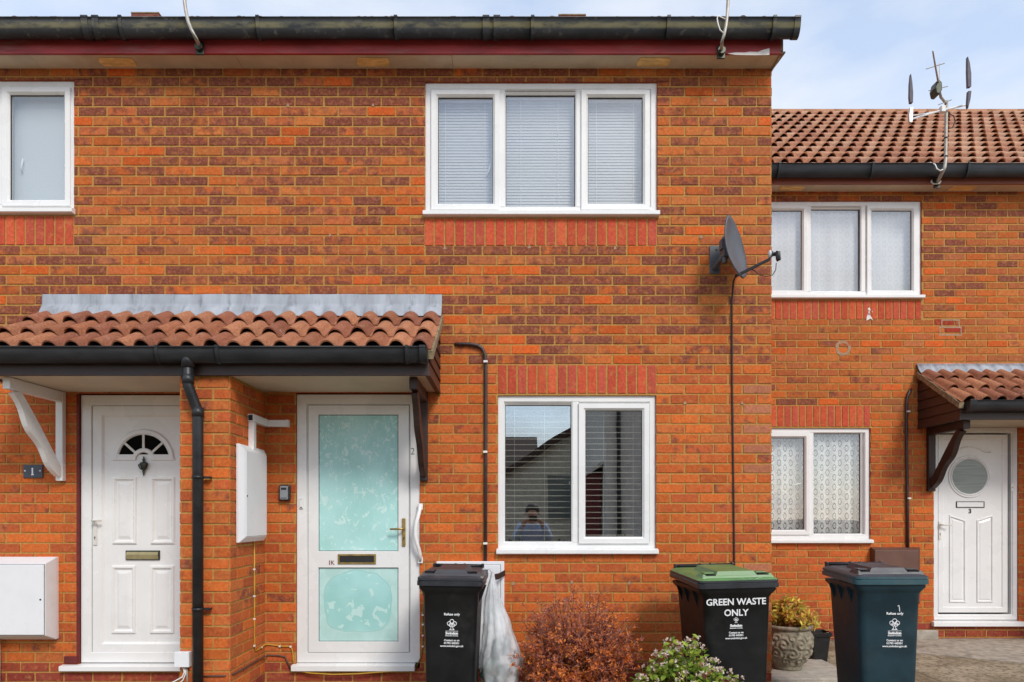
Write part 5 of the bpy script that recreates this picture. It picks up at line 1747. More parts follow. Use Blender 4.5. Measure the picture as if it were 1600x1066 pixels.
m.tube([P(1482, 178, yt), P(1490, 181, yt), P(1492.5, 190, yt), P(1488, 200, yt), P(1481, 201, yt)], 0.005, 6); m.build('cable_loop', M['ink'], av)
m = MB(); m.smooth = True
m.tube([P(1453, 254, yt + .1), P(1461, 257, yt + .02), P(1464, 264, yt - .02), P(1469, 267, yt - .02), P(1473, 265, yt - .02)], 0.006, 6); m.build('white_cable', M['clip'], av)
for py in (216, 245):
    m = MB(); m.tube([P(1478, py - 1.2, yt), P(1477.8, py + 1.2, yt)], 0.0185, 10); m.build('tape_band', M['ink'], av)
m = MB(); m.smooth = True
m.tube([P(1456, 280, fy3), P(1455, 285, fy3 - .03), P(1459, 288, fy3 - .03), P(1467, 287, fy3 - .03), P(1470, 283, fy3 - .02)], 0.008, 6); m.build('saddle_clamp', M['galv'], av)


# ------------------------------------------------------------------ wheelie bins
def rrect(cx, cy, w, d, z, r=0.04, n=5):
    out = []
    for sx, sy, a0 in ((1, 1, 0), (-1, 1, PI / 2), (-1, -1, PI), (1, -1, 3 * PI / 2)):
        for k in range(n + 1):
            a = a0 + k / n * PI / 2
            out.append((cx + sx * (w / 2 - r) + r * math.cos(a), cy + sy * (d / 2 - r) + r * math.sin(a), z))
    return out


def wheelie_bin(label, loc, rz, w, d, h, body, lid, rim, texts, roll=0.0, lean=0.0):
    root = thing('wheelie_bin', label, 'wheelie bin', loc, rot=(lean, roll, rz), group='wheelie bins')
    wb, db = w * 0.70, d * 0.70
    wt, dt = w * 0.835, d * 0.88
    hb = h * 0.885
    b = MB(); b.smooth = True
    def at(t): return wb + (wt - wb) * t, db + (dt - db) * t
    front0, front1 = -db / 2 - 0.02, -dt / 2
    rings = []
    for t in (0.0, 0.015, 0.35, 0.7, 0.93):
        ww, dd = at(t)
        rings.append(rrect(0, front0 + (front1 - front0) * t + dd / 2, ww - (0.02 if t == 0 else 0), dd - (0.02 if t == 0 else 0), 0.045 + (hb - 0.045) * t, 0.045))
    ww, dd = at(1.0)
    rings.append(rrect(0, front1 + dd / 2 - 0.004, ww + 0.012, dd + 0.012, hb * 0.955, 0.045))
    rings.append(rrect(0, front1 + dd / 2 - 0.006, w * 0.95, dd + 0.036, hb * 0.982, 0.045))
    rings.append(rrect(0, front1 + dd / 2 - 0.006, w * 0.95, dd + 0.036, hb, 0.045))
    b.loft(rings)
    bo = b.build('body', M[body], root, local=True)
    es = bo.modifiers.new('edges', 'EDGE_SPLIT'); es.split_angle = math.radians(50)
    yc = front1 + dt / 2
    # moulded ribs under the rim, corner gussets
    for sx in (-0.36, -0.12, 0.12, 0.36):
        rb = MB(); x = sx * w; rb.prism([(x - .006, front1 + .004, hb * 0.945), (x - .006, front1 - 0.018, hb * 0.974), (x - .006, front1 + .004, hb * 0.974)], (0.012, 0, 0)); rb.build('rim_rib', M[body], bo, local=True)
    for sx in (-1, 1):
        for yy in (-0.22, 0.05, 0.26):
            rb = MB(); x = sx * wt / 2
            rb.prism([(x - sx * 0.006, yc + yy * d, hb * 0.86), (x + sx * 0.03, yc + yy * d, hb * 0.97), (x - sx * 0.006, yc + yy * d, hb * 0.97)], (0, 0.012, 0)); rb.build('rim_gusset', M[body], bo, local=True)
    # lid with rim lip, raised deck, two grip pockets
    l = MB(); l.smooth = True
    lw, ld = w * 1.0, dt + 0.075
    lc = front1 - 0.038 + ld / 2
    tl = lambda z, y: z + 0.022 * ((y - (lc - ld / 2)) / ld)      # the lid rises gently to the hinge
    def lr(wd, dp, z, rr=0.045, dy=0.0):
        return [(x, y, tl(z, y)) for x, y, _ in rrect(0, lc + dy, wd, dp, z, rr)]
    l.loft([lr(lw - .03, ld - .03, hb + 0.001), lr(lw, ld, hb + 0.003), lr(lw, ld, hb + 0.030), lr(lw - .012, ld - .012, hb + 0.034), lr(lw - .014, ld - .014, hb + 0.037), lr(lw - .004, ld - .004, hb + 0.039), lr(lw - .006, ld - .006, hb + 0.052)])
    lo_ = l.build('lid_rim', M[rim], root, local=True)
    es = lo_.modifiers.new('edges', 'EDGE_SPLIT'); es.split_angle = math.radians(40)
    t = MB(); t.smooth = True
    t.loft([lr(lw - .008, ld - .008, hb + 0.0525), lr(lw - .05, ld - .05, hb + 0.066, 0.05), lr(lw - .09, ld - .085, hb + 0.069, 0.05)])
    z2 = hb + 0.069
    def deck(x0, x1, y0, y1, z0, z1, s=0.02):
        q = [(x0, y0), (x1, y0), (x1, y1), (x0, y1)]; q2 = [(x0 + s, y0 + s * .8), (x1 - s, y0 + s * .8), (x1 - s, y1 - s), (x0 + s, y1 - s)]
        t.loft([[(x, y, tl(z0, y)) for x, y in q], [(x, y, tl(z1, y)) for x, y in q2]], cap0=False)
    yf_ = lc - ld / 2
    deck(-w * 0.27, w * 0.27, yf_ + 0.055, yf_ + ld * 0.72, z2 - .004, z2 + 0.034, 0.026)
    deck(-w * 0.44, -w * 0.37, yf_ + 0.04, yf_ + 0.16, z2 - .004, z2 + 0.018, 0.012)
    deck(w * 0.37, w * 0.44, yf_ + 0.04, yf_ + 0.16, z2 - .004, z2 + 0.018, 0.012)
    deck(-w * 0.44, w * 0.44, yf_ + 0.028, yf_ + 0.058, z2 - .006, z2 + 0.010, 0.010)
    to = t.build('lid', M[lid], root, local=True)
    es = to.modifiers.new('edges', 'EDGE_SPLIT'); es.split_angle = math.radians(30)
    for sx in (-1, 1):
        g = MB(); xa, xb = sorted((sx * w * 0.265, sx * w * 0.375))
        g.box(xa, xb, yf_ + 0.058, yf_ + 0.145, tl(z2 - .003, yf_ + .06), tl(z2 + 0.014, yf_ + .06)); g.build('grip_pocket', M['ink'], to, local=True)
        g = MB(); g.box(xa - .004, xb + .004, yf_ + 0.085, yf_ + 0.17, tl(z2 + 0.016, yf_ + .1), tl(z2 + .026, yf_ + .1)); g.build('grip_lip', M[lid], to, bevel=0.003, local=True)
    # hinge handle
    hy, hz = lc + ld / 2 - 0.004, hb + 0.097
    q = MB(); q.smooth = True
    q.tube([(-w * 0.40, hy, hz), (w * 0.40, hy, hz)], 0.0135, 12)
    ho = q.build('hinge_handle', M['black'], root, local=True)
    q = MB()
    for x in (-w * 0.40, -w * 0.05, w * 0.10, w * 0.40): q.box(x - 0.010, x + 0.010, hy - 0.02, hy + 0.016, hb + 0.03, hz + 0.016)
    q.build('hinge_lug', M['black'], ho, bevel=0.004, local=True)
    # axle, wheels
    ay, az = yc + db / 2 + 0.005, 0.10
    q = MB(); q.tube([(-w * 0.46, ay, az), (w * 0.46, ay, az)], 0.011, 8); q.build('axle', M['galv'], root, local=True)
    for sx in (-1, 1):
        x = sx * w * 0.42
        q = MB(); q.smooth = True
        q.tube([(x - .026, ay, az), (x - .024, ay, az), (x + .024, ay, az), (x + .026, ay, az)], [0.085, 0.100, 0.100, 0.085], 28)
        wo_ = q.build('wheel', M['ink'], root, local=True)
        es = wo_.modifiers.new('edges', 'EDGE_SPLIT')
        q = MB(); q.tube([(x + sx * .0265, ay, az), (x + sx * .030, ay, az)], [0.055, 0.045], 16); q.build('wheel_hub', M['black'], wo_, local=True)
    # printing on the sloped front
    def fy_at(z):
        t_ = (z - 0.045) / (hb - 0.045); return front0 + (front1 - front0) * t_
    ya = Vector((0, (front1 - front0), hb - 0.045)).normalized()
    for kind, arg, size, x, z, off in texts:
        pr = MB()
        at_ = (x, fy_at(z) - 0.0045, z)
        if kind == 't':
            add_text(pr, arg, size, at_, ya=tuple(ya), offset=off)
            pr.build('lettering', M['print'], bo, local=True)
        elif kind == 'tree':
            s = size
            def pt(u, v): 
                zz = z + v * s; return (x + u * s, fy_at(zz) - 0.0026, zz)
            r_ = 0.036 * s
            for (cx_, cz_, rr_) in ((-.26, .62, .19), (0, .82, .20), (.26, .62, .19), (-.12, .48, .15), (.14, .46, .15)):
                pr.tube([pt(cx_ + rr_ * math.cos(a), cz_ + rr_ * math.sin(a)) for a in [2 * PI * q_ / 14 for q_ in range(15)]], r_, 5)
            pr.tube([pt(-.07, .36), pt(-.09, .15), pt(-.2, .02)], r_, 5); pr.tube([pt(.07, .36), pt(.09, .15), pt(.2, .02)], r_, 5); pr.tube([pt(-.25, .0), pt(.25, .0)], r_, 5)
            pr.build('tree_emblem', M['print'], bo, local=True)
        elif kind == 'bar':
            pr.box(x - size / 2, x + size / 2, fy_at(z) - .0028, fy_at(z) - .0012, z - 0.001, z + 0.001)
            pr.build('print_rule', M['print'], bo, local=True)
        elif kind == 'scratch':
            pr.tube([(x - .004, fy_at(z) - .002, z + size * .35), (x + .002, fy_at(z) - .002, z + size * .5), (x + .006, fy_at(z) - .002, z + size * .1), (x + .008, fy_at(z) - .002, z - size * .5)], 0.003, 5)
            pr.build('paint_mark', M['print'], bo, local=True)
    return root


def print_set(x, zt_, s, first=True):
    """Refuse only / tree / council name / contact lines, top line at zt_"""
    o = []
    if first: o += [('t', 'Refuse only', 0.0225 * s, x, zt_, 0.0006)]
    o += [('tree', None, 0.068 * s, x, zt_ - 0.097 * s, 0),
          ('t', 'Swindon', 0.0240 * s, x, zt_ - 0.127 * s, 0.0012), ('t', 'BOROUGH COUNCIL', 0.0088 * s, x, zt_ - 0.139 * s, 0.0003), ('bar', None, 0.085 * s, x, zt_ - 0.1055 * s, 0),
          ('t', 'Contact us on', 0.0178 * s, x, zt_ - 0.172 * s, 0.0005), ('t', '01793 445501', 0.0178 * s, x, zt_ - 0.191 * s, 0.0005), ('t', 'www.swindon.gov.uk', 0.0178 * s, x, zt_ - 0.210 * s, 0.0005)]
    return o


wheelie_bin('black refuse bin with dark grey lid standing in front of the white gas cabinet', (-0.412, -0.565, -0.105), math.radians(-1.5), 0.445, 0.55, 1.085, 'bin_black', 'lid_grey', 'lid_rim', print_set(0.012, 0.765, 1.0), roll=math.radians(0.6))
gt = [('t', 'GREEN WASTE', 0.0585, -0.015, 0.867, 0.0012), ('t', 'ONLY', 0.0585, -0.015, 0.797, 0.0012)]
gs = 0.92
gt += [('tree', None, 0.034, -0.015, 0.751, 0)] + [('t', 'Swindon', 0.0225, -0.015, 0.726, 0.0012), ('t', 'BOROUGH COUNCIL', 0.0085, -0.015, 0.714, 0.0003),
       ('t', 'Contact us on', 0.0165, -0.015, 0.683, 0.0005), ('t', '01793 445501', 0.0165, -0.015, 0.665, 0.0005), ('t', 'www.swindon.gov.uk', 0.0165, -0.015, 0.647, 0.0005)]
wheelie_bin('black bin with green lid lettered GREEN WASTE ONLY', (1.448, -0.66, -0.115), math.radians(3), 0.53, 0.70, 1.10, 'bin_black', 'lid_green', 'lid_rim', gt, roll=math.radians(-1.2))
wheelie_bin('blue-black refuse bin standing alone in front of the set-back house', (2.452, -0.70, -0.10), math.radians(-3), 0.472, 0.56, 1.105, 'bin_blue', 'lid_grey', 'lid_blue', print_set(0.025, 0.785, 1.0) + [('scratch', None, 0.04, 0.048, 0.825, 0)], roll=math.radians(-0.5))

# ------------------------------------------------------------------ ground
gd = MB()
ys = [(-260, -0.34), (-9.0, -0.34), (-5.0, -0.235), (-1.0, -0.095), (0.6, -0.045), (1.9, 0.0), (RY + 0.3, 0.004), (9, 0.004), (300, 0.004)]
def gz(y):
    for (a, za), (b, zb) in zip(ys, ys[1:]):
        if a <= y <= b: return za + (zb - za) * (y - a) / (b - a)
    return 0
xsn = [-300, -30, -8, -4, -2, 0, 2, 4, 6, 8, 12, 30, 300]
rows = []
yy_ = sorted({y for y, _ in ys} | {-4, -3, -2, -0.5, 0.1, 1.2})
for y in yy_: rows.append(gd.pts([(x, y, gz(y)) for x in xsn]))
for a, b in zip(rows, rows[1:]):
    for k in range(len(xsn) - 1): gd.face((a[k], a[k + 1], b[k + 1], b[k]))
g = gd.build('ground', M['ground']); tag(g, kind='structure')
# smoother concrete path by door 3, one sheet above the ground
pt = MB()
pa = [(P(1415, 1003, RY - .25)[0], RY - 0.02), (9.0, RY - 0.02), (9.0, 0.75), (5.0, 0.72), (3.9, 1.32), (3.3, 1.62)]
A = pt.pts([(x, y, gz(y) + 0.010) for x, y in pa]); pt.face(A[::-1])
B = pt.pts([(x, y, gz(y) - 0.01) for x, y in pa])
for k in range(len(pa)): pt.face((A[k], B[k], B[(k + 1) % len(pa)], A[(k + 1) % len(pa)]))
o = pt.build('path', M['path']); tag(o, kind='structure')
kb = MB(); kb.box(P(1368, 0, RY)[0], P(1462, 0, RY)[0], RY - 0.05, RY - 0.008, -0.05, RZ(984)); o = kb.build('kerb_block', M['slab'], bevel=0.008); tag(o, 'weathered grey concrete block along the foot of the set-back wall', 'kerb block'); rootify(o, (P(1410, 0, RY)[0], RY - .03, -0.02))
# slab carrying the stone urn
sb = MB(); sb.box(2.03, 2.86, 0.22, 0.98, -0.07, -0.005)
o = sb.build('paving_slab', M['slab'], bevel=0.008); tag(o, 'square grey paving slab under the carved stone urn', 'paving slab'); rootify(o, (2.45, 0.6, -0.07))
sb = MB(); sb.prism([(1.93, -0.30, -0.10), (2.10, -0.30, -0.10), (2.52, 0.16, -0.08), (2.36, 0.16, -0.08)], (0, 0, 0.075))
o = sb.build('edging_kerb', M['slab'], bevel=0.008); tag(o, 'grey concrete edging at the corner of the middle house, behind the green-lidded bin', 'kerb'); rootify(o, (2.2, -.05, -0.1))


# ------------------------------------------------------------------ planting
def leaf(mb, c, d, up, L, W, col, fold=0.25):
    d = d.normalized(); s = d.cross(up)
    if s.length < 1e-4: s = d.cross(Vector((1, 0, 0.1)))
    s.normalize(); n = s.cross(d)
    mb.col = col
    b, t = c, c + d * L - n * (0.12 * L)
    m1, m2 = c + d * L * 0.35, c + d * L * 0.72
    l1, r1 = m1 + s * W * .5 + n * fold * W, m1 - s * W * .5 + n * fold * W
    l2, r2 = m2 + s * W * .38 + n * fold * W * .6, m2 - s * W * .38 + n * fold * W * .6
    i = mb.pts([b, l1, l2, t, r2, r1, m1, m2 - n * 0.04 * L])
    mb.face((i[0], i[6], i[1])); mb.face((i[1], i[6], i[7], i[2])); mb.face((i[2], i[7], i[3]))
    mb.face((i[0], i[5], i[6])); mb.face((i[5], i[4], i[7], i[6])); mb.face((i[4], i[3], i[7]))


def rdir(rg, up=0.0):
    v = Vector((rg.gauss(0, 1), rg.gauss(0, 1), rg.gauss(0, 1) + up)); return v.normalized()


# rust-brown twiggy shrub
def rust_shrub():
    rg = random.Random(5)
    root = thing('shrub', 'rust-brown twiggy shrub with dry orange leaves in front of the brick wall', 'shrub', (0.46, -0.50, -0.08))
    st = MB(); lf = MB()
    cx, cy, cz = 0.46, -0.50, -0.08
    H, R = 0.95, 0.415
    tips = []
    for i in range(250):
        a = rg.uniform(0, 2 * PI); rad = math.sqrt(rg.random())
        el = rg.uniform(0.0, 1.0)
        top = Vector((cx + R * rad * math.cos(a) * rg.uniform(.8, 1.08), cy + R * 0.85 * rad * math.sin(a), cz + H * (0.35 + 0.65 * el) * (1 - 0.34 * rad ** 2.2) * rg.uniform(.86, 1.06)))
        base = Vector((cx + rg.gauss(0, .06), cy + rg.gauss(0, .05), cz))
        mid = base.lerp(top, 0.5) + Vector((rg.gauss(0, .035), rg.gauss(0, .035), 0.05))
        pts = [base, base.lerp(mid, .5) + rdir(rg) * .012, mid, mid.lerp(top, .5) + rdir(rg) * .02, top]
        f = rg.uniform(.6, 1.2); st.col = (0.11 * f, 0.045 * f, 0.030 * f, 1)
        st.tube(pts, [0.0045, .004, .003, .0022, .0012], 4, caps=False)
        for _ in range(9):
            s = pts[2].lerp(pts[4], rg.random()) if rg.random() < .8 else pts[1].lerp(pts[2], rg.random())
            d = (rdir(rg, .7) + (top - base).normalized() * 0.7).normalized()
            e = s + d * rg.uniform(.05, .15)
            m = s.lerp(e, .5) + rdir(rg) * .012
            st.col = (0.34 * f, 0.14 * f, 0.10 * f, 1)
            st.tube([s, m, e], [.0019, .0015, .0008], 3, caps=False)
            for _k in range(2):
                d2 = (d + rdir(rg) * .9).normalized(); q = m.lerp(e, rg.random())
                st.col = (0.50 * f, 0.24 * f, 0.18 * f, 1)
                st.tube([q, q + d2 * rg.uniform(.02, .055)], [.0011, .0006], 3, caps=False)
            tips.append((m, e, d))
    for m, e, d in tips:
        zrel = (e.z - cz) / H
        dens = 13 if zrel < 0.6 else 6
        for _ in range(dens):
            p = m.lerp(e, rg.random() * 1.05) + rdir(rg) * .008
            lowish = mnoise.noise(p * 7)
            if rg.random() < 0.62 + 0.60 * lowish + 0.30 * (0.5 - zrel):
                c = rg.choice([(0.86, 0.27, 0.055), (0.90, 0.34, 0.07), (0.80, 0.22, 0.055), (0.88, 0.30, 0.09)])
            else:
                c = rg.choice([(0.56, 0.21, 0.15), (0.46, 0.17, 0.13), (0.64, 0.28, 0.20), (0.38, 0.14, 0.10)])
            f = rg.uniform(.7, 1.15)
            leaf(lf, p, rdir(rg, .25), rdir(rg), rg.uniform(.014, .028), rg.uniform(.009, .015), (c[0] * f, c[1] * f, c[2] * f, 1))
    st.build('stemwork', M['twig'], root); lf.build('foliage', M['leaf'], root)


rust_shrub()


def flower_shrub():
    rg = random.Random(9)
    cx, cy, cz = 1.075, -1.22, -0.11
    root = thing('shrub', 'low bright green shrub with small pinkish white flowers in front of the green-lidded bin', 'shrub', (cx, cy, cz))
    st, lf, fl = MB(), MB(), MB()
    for i in range(210):
        a = rg.uniform(0, 2 * PI); rad = math.sqrt(rg.random())
        h = 0.70 * (1 - 0.52 * rad ** 2) * rg.uniform(.72, 1.04)
        x = cx + 0.40 * rad * math.cos(a); y = cy + 0.26 * rad * math.sin(a)
        if x > cx + .1: h *= 0.86
        top = Vector((x, y, cz + h)); base = Vector((cx + rg.gauss(0, .07), cy + rg.gauss(0, .06), cz))
        mid = base.lerp(top, .5) + rdir(rg) * .03
        dead = rg.random() < .10
        st.col = (0.30, 0.22, 0.13, 1) if dead else (0.10, 0.085, 0.03, 1)
        if dead: top.z += .03
        st.tube([base, mid, top], [.0035, .0028, .0016], 4, caps=False)
        if dead: continue
        n = rg.randint(18, 27)
        for k in range(n):
            t = 1 - 0.62 * (k / n) ** 1.1
            p = base.lerp(mid, t * 2) if t < .5 else mid.lerp(top, t * 2 - 1)
            p = p + rdir(rg) * .022
            d = rdir(rg, .35)
            inner = k / n
            c = rg.choice([(0.26, 0.38, 0.045), (0.33, 0.45, 0.055), (0.38, 0.50, 0.065), (0.46, 0.52, 0.08), (0.18, 0.30, 0.04)])
            if rg.random() < .08: c = (0.22, 0.12, 0.04)
            if rg.random() < .04: c = (0.20, 0.05, 0.035)
            f = rg.uniform(.75, 1.15)
            leaf(lf, p, d, Vector((0, -.3, 1)), rg.uniform(.030, .050), rg.uniform(.022, .036), (c[0] * f, c[1] * f, c[2] * f, 1), .12)
        if rg.random() < .5:
            for q in range(rg.randint(3, 7)):
                p = top + Vector((rg.gauss(0, .012), rg.gauss(0, .012), rg.uniform(0, .03)))
                st.col = (0.18, 0.045, 0.03, 1)
                st.tube([top, p], [.0012, .0009], 3, caps=False)
                for w in range(4):
                    c = rg.choice([(0.86, 0.74, 0.66), (0.88, 0.82, 0.74), (0.80, 0.58, 0.50), (0.84, 0.70, 0.60)])
                    leaf(fl, p, rdir(rg, .4), rdir(rg), rg.uniform(.010, .018), rg.uniform(.009, .014), c + (1,), .2)
    st.build('stemwork', M['twig'], root); lf.build('foliage', M['leaf'], root)
    b = fl.build('blossom', M['leaf'], root)


flower_shrub()

# ------------------------------------------------------------------ carved urn and its plant, small pots
ux, uy, uz = 2.395, 0.60, -0.004
urn = thing('planter_urn', 'rounded stone urn with carved scroll relief on the paving slab', 'planter', (ux, uy, uz))
um = MB(); um.smooth = True
prof = [(0.115, 0.0), (0.125, 0.012), (0.120, 0.03), (0.150, 0.07), (0.185, 0.13), (0.203, 0.20), (0.205, 0.26), (0.196, 0.31), (0.184, 0.335), (0.180, 0.345), (0.196, 0.352), (0.204, 0.362), (0.204, 0.378), (0.196, 0.385), (0.178, 0.384), (0.170, 0.35), (0.16, 0.33)]
nn = 260
def rin(z):
    for (r0, z0), (r1, z1) in zip(prof[:10], prof[1:10]):
        if z0 <= z <= z1: return r0 + (r1 - r0) * (z - z0) / (z1 - z0)
    return prof[9][0]
zz = [0.03 + (0.335 - 0.03) * k / 90 for k in range(91)]
full = prof[:2] + [(rin(z), z) for z in zz] + prof[9:]
# scroll relief: families of spirals placed round the belly
cents = []
rgc = random.Random(3)
for k in range(9):
    cents.append((2 * PI * k / 9, 0.235, 0.078)); cents.append((2 * PI * (k + .5) / 9, 0.15, 0.072)); cents.append((2 * PI * (k + .1) / 9, 0.085, 0.045)); cents.append((2 * PI * (k + .5) / 9, 0.285, 0.045))
rings = []
for r, z in full:
    row = []
    for k in range(nn):
        a = 2 * PI * k / nn
        d = 0.0
        if 0.045 < z < 0.325:
            best = 9
            for ca_, cz_, R_ in cents:
                da = ((a - ca_ + PI) % (2 * PI) - PI) * r
                dd = math.hypot(da, z - cz_)
                if dd / R_ < best:
                    best = dd / R_; ph = math.atan2(z - cz_, da); RR = R_; dmin = dd
            fade = min(1, (z - 0.045) / .03, (0.325 - z) / .02)
            d = (0.0075 * math.cos(dmin / 0.0068 - (ph if RR > .06 else -ph)) * min(1, max(0, 1.35 - best)) + 0.011 * math.sqrt(max(0, 1 - best)) - 0.007) * fade + 0.003 * mnoise.noise(Vector((a * 6, z * 40, 1)))
        row.append((ux + (r + d) * math.cos(a), uy + (r + d) * math.sin(a), uz + z))
    rings.append(row)
um.loft(rings, True, False)
um.build('bowl', M['urn'], urn)
so_ = MB(); so_.lathe([(0.172, uz + 0.352), (0.10, uz + 0.362), (0.001, uz + 0.366)], ux, uy, 24, caps=False); so_.col = (0.06, 0.04, 0.025, 1)
so_.build('soil', M['roof_dark'], urn)


def yellow_plant():
    rg = random.Random(12)
    root = thing('potted_plant', 'yellow-leaved plant spilling out of the carved stone urn', 'plant', (ux, uy, uz + 0.36))
    st, lf = MB(), MB()
    for i in range(90):
        a = rg.uniform(0, 2 * PI); r = rg.uniform(.02, .30)
        droop = rg.random() < .35 and math.cos(a) > -.2
        b = Vector((ux + rg.gauss(0, .05), uy + rg.gauss(0, .05), uz + .36))
        h = rg.uniform(.10, .27) * (1 - r * 1.3)
        t = Vector((ux + r * math.cos(a), uy + .8 * r * math.sin(a), uz + .36 + h - (0.05 if droop else 0)))
        m = b.lerp(t, .55) + Vector((0, 0, .04))
        st.col = (0.20, 0.12, 0.05, 1); st.tube([b, m, t], [.003, .0022, .0012], 4, caps=False)
        for k in range(16):
            q = rg.random(); p = m.lerp(t, q) if q > .2 else b.lerp(m, .4 + q)
            c = rg.choice([(0.84, 0.64, 0.10), (0.90, 0.72, 0.14), (0.78, 0.60, 0.10), (0.60, 0.54, 0.10), (0.84, 0.50, 0.11), (0.74, 0.32, 0.13), (0.50, 0.46, 0.10)])
            if p.z < uz + .40 and rg.random() < .5: c = rg.choice([(0.40, 0.15, 0.08), (0.22, 0.10, 0.06)])
            f = rg.uniform(.7, 1.15)
            leaf(lf, p + rdir(rg) * .012, rdir(rg, -.05), rdir(rg, .8), rg.uniform(.042, .075), rg.uniform(.016, .028), (c[0] * f, c[1] * f, c[2] * f, 1), .2)
    st.build('stemwork', M['twig'], root); lf.build('foliage', M['leaf'], root)


yellow_plant()
px_, py_ = 2.845, 1.02
sp = thing('plant_pot', 'small square black plastic pot behind the stone urn', 'plant pot', (px_, py_, gz(1.0)))
m = MB(); m.smooth = False
z0 = gz(1.0)
m.loft([rrect(px_, py_, .135, .135, z0 + .001, .02), rrect(px_, py_, .175, .175, z0 + .235, .02)], True, False); m.build('pot_body', M['black'], sp)
m = MB(); m.loft([rrect(px_, py_, .175, .175, z0 + .236, .02), rrect(px_, py_, .20, .20, z0 + .24, .022), rrect(px_, py_, .205, .205, z0 + .275, .022), rrect(px_, py_, .185, .185, z0 + .276, .02), rrect(px_, py_, .18, .18, z0 + .24, .02)], True, True); m.build('pot_rim', M['black'], sp)
# terracotta pot with a black saucer on top, half hidden by the rust shrub
tx, ty = P(946, 1050, -.30)[0], -0.30
tp = thing('plant_pot', 'terracotta pot with a black saucer on top beside the rust-brown shrub', 'plant pot', (tx, ty, gz(ty)))
m = MB(); m.smooth = True; zg = gz(ty); zt_ = P(0, 1053, ty)[2]
m.lathe([(0.055, zg + .001), (0.085, zt_ - .04), (0.094, zt_ - .04), (0.096, zt_), (0.085, zt_)], tx, ty, 28); m.build('pot_body', M['terracotta'], tp)
m = MB(); m.smooth = True; m.lathe([(0.07, zt_ + .001), (0.082, zt_ + .004), (0.088, zt_ + .03), (0.080, zt_ + .032), (0.074, zt_ + .012), (0.0, zt_ + .012)], tx, ty, 28); m.build('saucer', M['black'], tp)

# ------------------------------------------------------------------ clear recycling sack tied to the bin handle
def sack():
    rg = random.Random(2)
    root = thing('recycling_sack', 'bulging clear plastic sack hanging between the black bin and the rust shrub', 'plastic sack', (-0.06, -0.42, -0.085))
    m = MB(); m.smooth = True
    Y = -0.42
    levels = [(1066 + 12, 757, 808), (1060, 752, 813), (1045, 750, 815.5), (1030, 750, 816), (1015, 751, 812), (1000, 753, 806), (985, 755, 801), (970, 755.5, 796), (955, 756, 790), (940, 757.5, 784), (925, 760, 779), (912, 763, 775.5), (902, 766, 773), (896, 767, 772.5)]
    # densify
    L = []
    for (a, b) in zip(levels, levels[1:]):
        for k in range(4):
            t = k / 4; L.append(tuple(a[i] + (b[i] - a[i]) * t for i in range(3)))
    L.append(levels[-1])
    n = 72
    rings = []
    for py, xa, xb in L:
        A, B = P(xa, py, Y), P(xb, py, Y)
        cx = (A[0] + B[0]) / 2; r = (B[0] - A[0]) / 2; z = A[2]
        hgt = (z + 0.09) / 0.96
        row = []
        for k in range(n):
            a = 2 * PI * k / n
            cr = 0.05 * math.sin(a * 11 + 2.2 * math.sin(z * 6)) * min(1, hgt * 1.6) + 0.025 * math.sin(a * 23 + z * 5) * hgt
            lump = 0.24 * mnoise.noise(Vector((math.cos(a) * 2.2, math.sin(a) * 2.2, z * 9))) * max(0, 1 - hgt * 1.3)
            cren = 0.05 * mnoise.noise(Vector((math.cos(a) * 5, math.sin(a) * 5, z * 22)))
            rr = r * (1 + cr + lump + cren)
            row.append((cx + rr * math.cos(a), Y + min(0.15, r * 0.95) / max(r, 1e-4) * rr * math.sin(a), z + 0.01 * mnoise.noise(Vector((a, z * 8, 4)))))
        rings.append(row)
    m.loft(rings, True, True)
    m.build('film', M['bag'], root)
    # gathered neck
    nk = MB(); nk.smooth = True
    nk.tube([P(769.5, 897, Y), P(768, 892, Y - .01), P(764, 888, Y - .02), P(757, 889, Y - .03), P(750, 893, Y - .04)], [.009, .010, .013, .010, .006], 12)
    nk.build('gathered_neck', M['bag'], root)
    st = MB(); a, b = P(768, 903, Y + .02), P(789.5, 895, -0.052)
    st.loft([[p + Vector((0, 0, -.022)), p + Vector((0, -.006, -.022)), p + Vector((0, -.006, .022)), p + Vector((0, 0, .022))] for p in (Vector(a), Vector(a).lerp(Vector(b), .5) + Vector((0, 0, -.008)), Vector(b))])
    st.build('black_strap', M['ink'], root)
    # bottles and cartons that show dimly through the film
    for i, (px, py, r, h, c) in enumerate(((765, 1040, .035, .2, (0.10, 0.20, 0.17)), (785, 1050, .04, .17, (0.30, 0.36, 0.36)), (800, 1035, .03, .2, (0.40, 0.42, 0.45)), (776, 1010, .035, .18, (0.16, 0.26, 0.24)), (792, 1008, .03, .15, (0.45, 0.47, 0.5)), (768, 1068, .045, .12, (0.2, 0.27, 0.27)))):
        p = P(px, py, Y)
        q = MB(); q.smooth = True; q.col = c + (1,)
        d = Vector((rg.uniform(-.6, .6), rg.uniform(-.5, .5), 1)).normalized()
        q.tube([p - d * h * .5, p + d * h * .2, p + d * h * .35, p + d * h * .5], [r, r, r * .45, r * .4], 12)
        q.build('bottle_inside', M['twig'], root)


sack()

